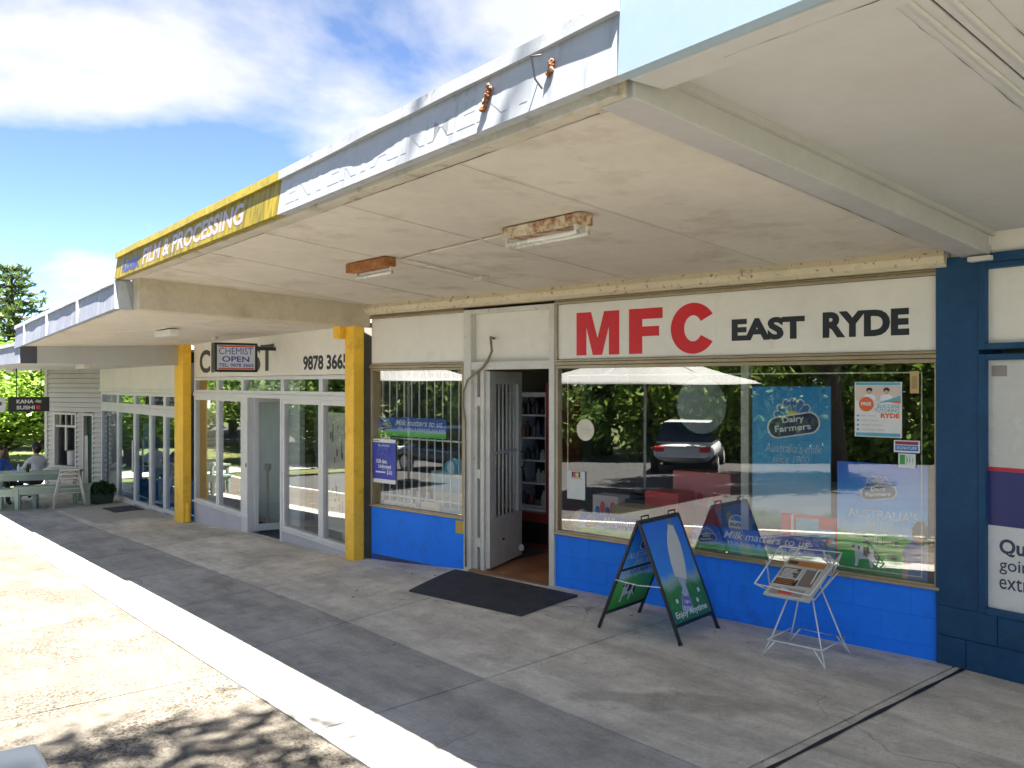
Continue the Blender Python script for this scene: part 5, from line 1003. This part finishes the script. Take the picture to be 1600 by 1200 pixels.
def tree(lb, x, y, h, cw, kind, group, lm, name='tree', z=None, rz=0):
    key = kind
    if key not in CR:
        hh, rad = 6.0, (3.2, 3.2, 2.6); CR[key] = (crown_mesh('crown', 22000, 150, (0, 0, 6.2), rad, .38, .13, 20+kind), trunk_mesh(6.2, .24, rad, 30+kind))
    t = thing(name, lb, 'tree', (x, y, gz(x, y)-.1 if z is None else z), rz, group); s = (cw/6.4, cw/6.4, h/8.6)
    for nm, me, m_ in (('crown', CR[key][0], lm), ('trunk', CR[key][1], m_bark)):
        o = put(nm, me, None, t); o.scale = s
        if not me.materials: me.materials.append(m_)
        o.material_slots[0].link = 'OBJECT'; o.material_slots[0].material = m_
    return t
TG = 'trees across the street'
spec = [(-35, -18.5, 5, 8, 2, m_lfb), (-24, -18, 5.2, 8, 1, m_lf), (-17.5, -19, 5, 9, 2, m_lf), (-12, -18.5, 5.2, 7.5, 0, m_lfb), (-6, -19, 5, 9, 1, m_lf), (1, -18.5, 5.2, 9, 2, m_lf)]
nth = ['first', 'second', 'third', 'fourth', 'fifth', 'sixth', 'seventh', 'eighth', 'ninth', 'tenth', 'eleventh']
for i, (x, y, h, cw, k, lm) in enumerate(spec): tree(f'{nth[i]} tree from the left across the street, mirrored in the shop glass', x, y, h, cw, k, TG, lm, rz=i*1.3)
tree('slender car park tree mirrored left of the tall poster', -6.6, -8.6, 8, 5.5, 1, None, m_lf, rz=2.1)
for i, (x, y, w_, h) in enumerate(((-44, -15, 12, 3.4), (-32, -15.4, 11, 3.8), (-20.5, -15, 10, 3.2), (-10, -15.2, 9.5, 3.9), (1, -15, 11, 3.5))):
    t = thing('hedge', f'{nth[i]} dark hedge clump from the left behind the street trees', 'hedge', (x, y, -.6), 0, 'hedges across the street'); r = np.random.default_rng(60+i)
    put('foliage', quads_mesh('foliage', leaf_cloud(16000, np.column_stack([r.uniform(-w_/2, w_/2, 260), r.uniform(-.8, .8, 260), (lambda u: u*h*(.75+.25*np.sin(np.linspace(0, 40, 260))))(r.uniform(.05, 1, 260))]), .28, .15, 1.1, r)), (m_lf, m_lfb, m_lf, m_lfb, m_lf)[i], t)
    for q in range(7): MB().tube([(-w_/2+w_*(q+.5)/7, 0, 0), (-w_/2+w_*(q+.5)/7+.2, .1, h*.7)], [.06, .02], 6).build('stem', m_bark, t)
# tall street tree beside the camera: throws the dappled shade on the paving
t = thing('street_tree', 'street tree beside the viewer, seen as dappled shade on the paving', 'tree', (3.0, -2.6, gz(2.9, -2.6)-.2)); MB().tube([(0, 0, 0), (-.1, .1, 4), (-.8, .6, 8.2), (-2.2, 1.6, 10.6), (-3.9, 2.5, 11.2)], [.20, .17, .12, .07, .02], 10).build('trunk', m_bark, t, smooth=True)
r = np.random.default_rng(5); put('crown', quads_mesh('crown', leaf_cloud(4300, np.concatenate([sphere_pts(26, (-4.0, 2.6, 11.2), (.5, .75, .7), r), sphere_pts(10, (-3.3, 3.1, 11.0), (.5, .25, .4), r), sphere_pts(34, (-2.2, 1.5, 11.2), (1.5, 1.0, .9), r), sphere_pts(40, (-.3, .4, 11.0), (1.8, 1.5, 1.2), r)]), .26, .075, 1.1, r)), m_lf, t)
# greenery past the far end
for i, (x, y, h, cw, k, lm) in enumerate([(-30, -5.0, 6.5, 7, 0, m_lf), (-36.5, -8.0, 7, 8, 1, m_lfb), (-43, -4.0, 6.5, 8, 2, m_lf), (-50, -8.5, 7.5, 9, 0, m_lfb), (-58, -4.5, 8, 9, 1, m_lf)]): tree(f'{nth[i]} low leafy tree up the street, mirrored in the chemist glass', x, y, h, cw, k, 'trees up the street', lm, z=-2.9, rz=i*.9)
tree('bright green leafy tree behind the hanging sushi sign', -36, 4.6, 5.2, 7.5, 2, 'trees past the far end', m_lfb, z=-2.2, rz=.4); tree('mid green bush at the left edge below the awning', -33, 1.5, 4.6, 6.5, 0, 'trees past the far end', m_lfb, z=-2.0, rz=2.0); tree('tall dark tree behind the kiosk roof line', -46, 7.5, 4.4, 9, 1, 'trees past the far end', m_lf, z=-2.0); tree('dark green tree behind the bright one', -44, 1.0, 4.4, 9, 0, 'trees past the far end', m_lf, z=-2.0)
# fallen palm-like fronds under the awning edge: arching leaves
# hoop pine at upper left
pn = thing('pine_tree', 'tall layered pine rising above the far awning at the left edge', 'tree', (-52, 7.1, -1.0)); MB().tube([(0, 0, 0), (.1, 0, 5), (0, 0, 9.3)], [.35, .22, .03], 10).build('trunk', m_bark, pn, smooth=True)
r = np.random.default_rng(9); Q = []; limb = MB()
for wz in np.arange(2.6, 9.2, .42):
    L_ = 4.3*(1-(wz-2.0)/7.4)**.75 + .25; nb_ = 8
    for k in range(nb_):
        a = 6.283*k/nb_ + r.uniform(-.25, .25) + wz*1.3; Lk = L_*r.uniform(.75, 1.1); d = np.array([math.cos(a), math.sin(a), 0]); n_ = int(26*Lk/2.5)+7; tt = r.uniform(.12, 1, n_)
        c = np.array([0, 0, wz]) + d*(tt*Lk)[:, None] + np.array([0, 0, 1])*((-.25*tt+.32*tt*tt)*Lk)[:, None] + r.normal(0, .09, (n_, 3)) + np.cross(d, [0, 0, 1])*(r.normal(0, .16, n_)*(1.2-tt))[:, None]
        u = d + r.normal(0, .55, (n_, 3)) + np.array([0, 0, .35]); u /= np.linalg.norm(u, axis=1)[:, None]; v = np.cross(u, r.normal(0, 1, (n_, 3))); v /= np.linalg.norm(v, axis=1)[:, None]; s = r.uniform(.14, .30, (n_, 1)); Q.append(np.stack([c-u*s, c+v*s*.3, c+u*s, c-v*s*.3], 1))
        limb.tube([(0, 0, wz), tuple(np.array([0, 0, wz])+d*Lk*.5+[0, 0, -.05*Lk]), tuple(np.array([0, 0, wz])+d*Lk*.95+[0, 0, .05*Lk])], [.06, .04, .01], 5)
put('crown', quads_mesh('crown', np.concatenate(Q)), leaf_mat('pine_needles', (.05, .09, .03), (.13, .20, .055), (.24, .29, .09)), pn); limb.build('limbs', m_bark, pn)
# ------------------------------------------------------------------ street things seen only as reflections
m_canvas = pbr('white_canvas', (.38, .375, .36), .8, var=.04)
def parasol(lb, x, y, half, zr, zt):
    g = gz(x, y); t = thing('parasol', lb, 'parasol', (x, y, g), R(12), 'white cafe parasols'); n = 10; vs = [(0, 0, zt-g)]
    for k in range(1, n+1):
        f = k/n
        for q in range(32):
            a = 2*math.pi*q/32; e = 1/max(abs(math.cos(a)), abs(math.sin(a))); e = lerp(1, e, .85); vs.append((half*f*e*math.cos(a), half*f*e*math.sin(a), lerp(zt-g, zr-g, f**.75) - .10*math.cos(4*a)*f*0 + .06*f*f*math.cos(8*a)*0))
    fs = [(0, 1+q, 1+(q+1) % 32) for q in range(32)] + [(1+(k-1)*32+q, 1+k*32+q, 1+k*32+(q+1) % 32, 1+(k-1)*32+(q+1) % 32) for k in range(1, n) for q in range(32)]
    o = MB().add(vs, fs).build('canopy', m_canvas, t, smooth=True); sd = o.modifiers.new('s', 'SOLIDIFY'); sd.thickness = .01
    MB().tube([(0, 0, 0), (0, 0, zt-g)], .03, 10).build('pole', m_alu, t); MB().lathe([(.3, 0), (.3, .06), (.05, .1)], (0, 0, 0), 20).build('base', m_black, t)
    for q in range(8): a = 2*math.pi*q/8; MB().tube([(0, 0, zt-g-.05), (half*.95*math.cos(a), half*.95*math.sin(a), zr-g-.02)], .012, 6).build('rib', m_alu, t)
    return t
parasol('square white parasol mirrored in the top of the big window', -9.5, -4.15, 1.85, 1.90, 2.75); parasol('square white parasol mirrored in the barred window', -16.6, -5.3, 1.5, 1.98, 2.65)
def car(lb, x, y, rz, paint):
    t = thing('parked_car', lb, 'car', (x, y, street(x)-.245), rz, 'cars parked across the street')
    st = [(-2.1, .55, .62, .55, .70), (-1.95, .42, .82, .78, .78), (-1.2, .30, .90, .95, .86), (-.5, .28, .92, .97, .87), (.7, .28, .92, .98, .87), (1.5, .30, .90, .98, .86), (2.0, .40, .92, .90, .78), (2.12, .55, .85, .70, .70)]
    vs = []; 
    for xx, zb, zt, zs, hw_ in st: vs += [(xx, -hw_*.9, zb), (xx, -hw_, (zb+zs)/2), (xx, -hw_*.97, zt), (xx, hw_*.97, zt), (xx, hw_, (zb+zs)/2), (xx, hw_*.9, zb)]
    n = len(st); fs = [(6*i+k, 6*i+6+k, 6*i+6+(k+1) % 6, 6*i+(k+1) % 6) for i in range(n-1) for k in range(6)] + [tuple(range(5, -1, -1)), tuple(6*(n-1)+k for k in range(6))]
    o = MB().add(vs, fs).build('body', paint, t, smooth=True); o.modifiers.new('s', 'SUBSURF').render_levels = 2
    cb = [(-1.15, .90, .80), (-.35, 1.40, .62), (1.0, 1.45, .62), (1.85, .95, .76)]; vs = []
    for xx, z, hw_ in cb: vs += [(xx, -hw_, z), (xx, hw_, z)]
    base = [(-1.15, -.80, .84), (-1.15, .80, .84), (1.9, -.80, .84), (1.9, .80, .84)]
    fs = [(0, 1, 3, 2), (2, 3, 5, 4), (4, 5, 7, 6), (0, 2, 4, 6), (1, 7, 5, 3)]
    MB().add(vs, fs).build('greenhouse', glass_mat('car_glass', (.06, .07, .08), ior=1.6), t)
    MB().box(-.36, 1.02, -.63, .63, 1.40, 1.455).build('roof', paint, t, bevel=.03)
    for xx in (-.75, .3, 1.25): MB().box(xx-.035, xx+.035, -.78, .78, .88, .92).build('pillar', paint, t)
    for sx in (-1.35, 1.35):
        for sy in (-.80, .80):
            w_ = MB().prism(discp(0, 0, .31, 24), -.10, .10).build('wheel', flatm('tyre', (.02, .02, .02), .8), t, bevel=.02, loc=(sx, sy, .31)); MB().prism(discp(0, 0, .19, 16), -.11, .11).build('rim', m_alu, w_)
    for sy in (-.6, .6): box('headlight', m_pw, t, -2.1, -2.0, sy-.14, sy+.14, .62, .74, .02); box('tail_light', m_cred, t, 2.03, 2.13, sy-.14, sy+.14, .70, .84, .02)
    return t
m_cw = pbr('white_car_paint', (.82, .82, .82), .2, var=.02); m_cb = pbr('blue_car_paint', (.03, .05, .09), .2, var=.02)
car('white hatchback mirrored in the middle of the big window', -11.3, -11.6, R(75), m_cw); car('dark blue car mirrored in the barred window', -18.5, -9.8, R(20), m_cb); car('white car mirrored in the chemist windows', -33, -9.5, R(10), m_cw); car('white car mirrored in the right hand chemist pane', -25.5, -10, R(10), m_cw)
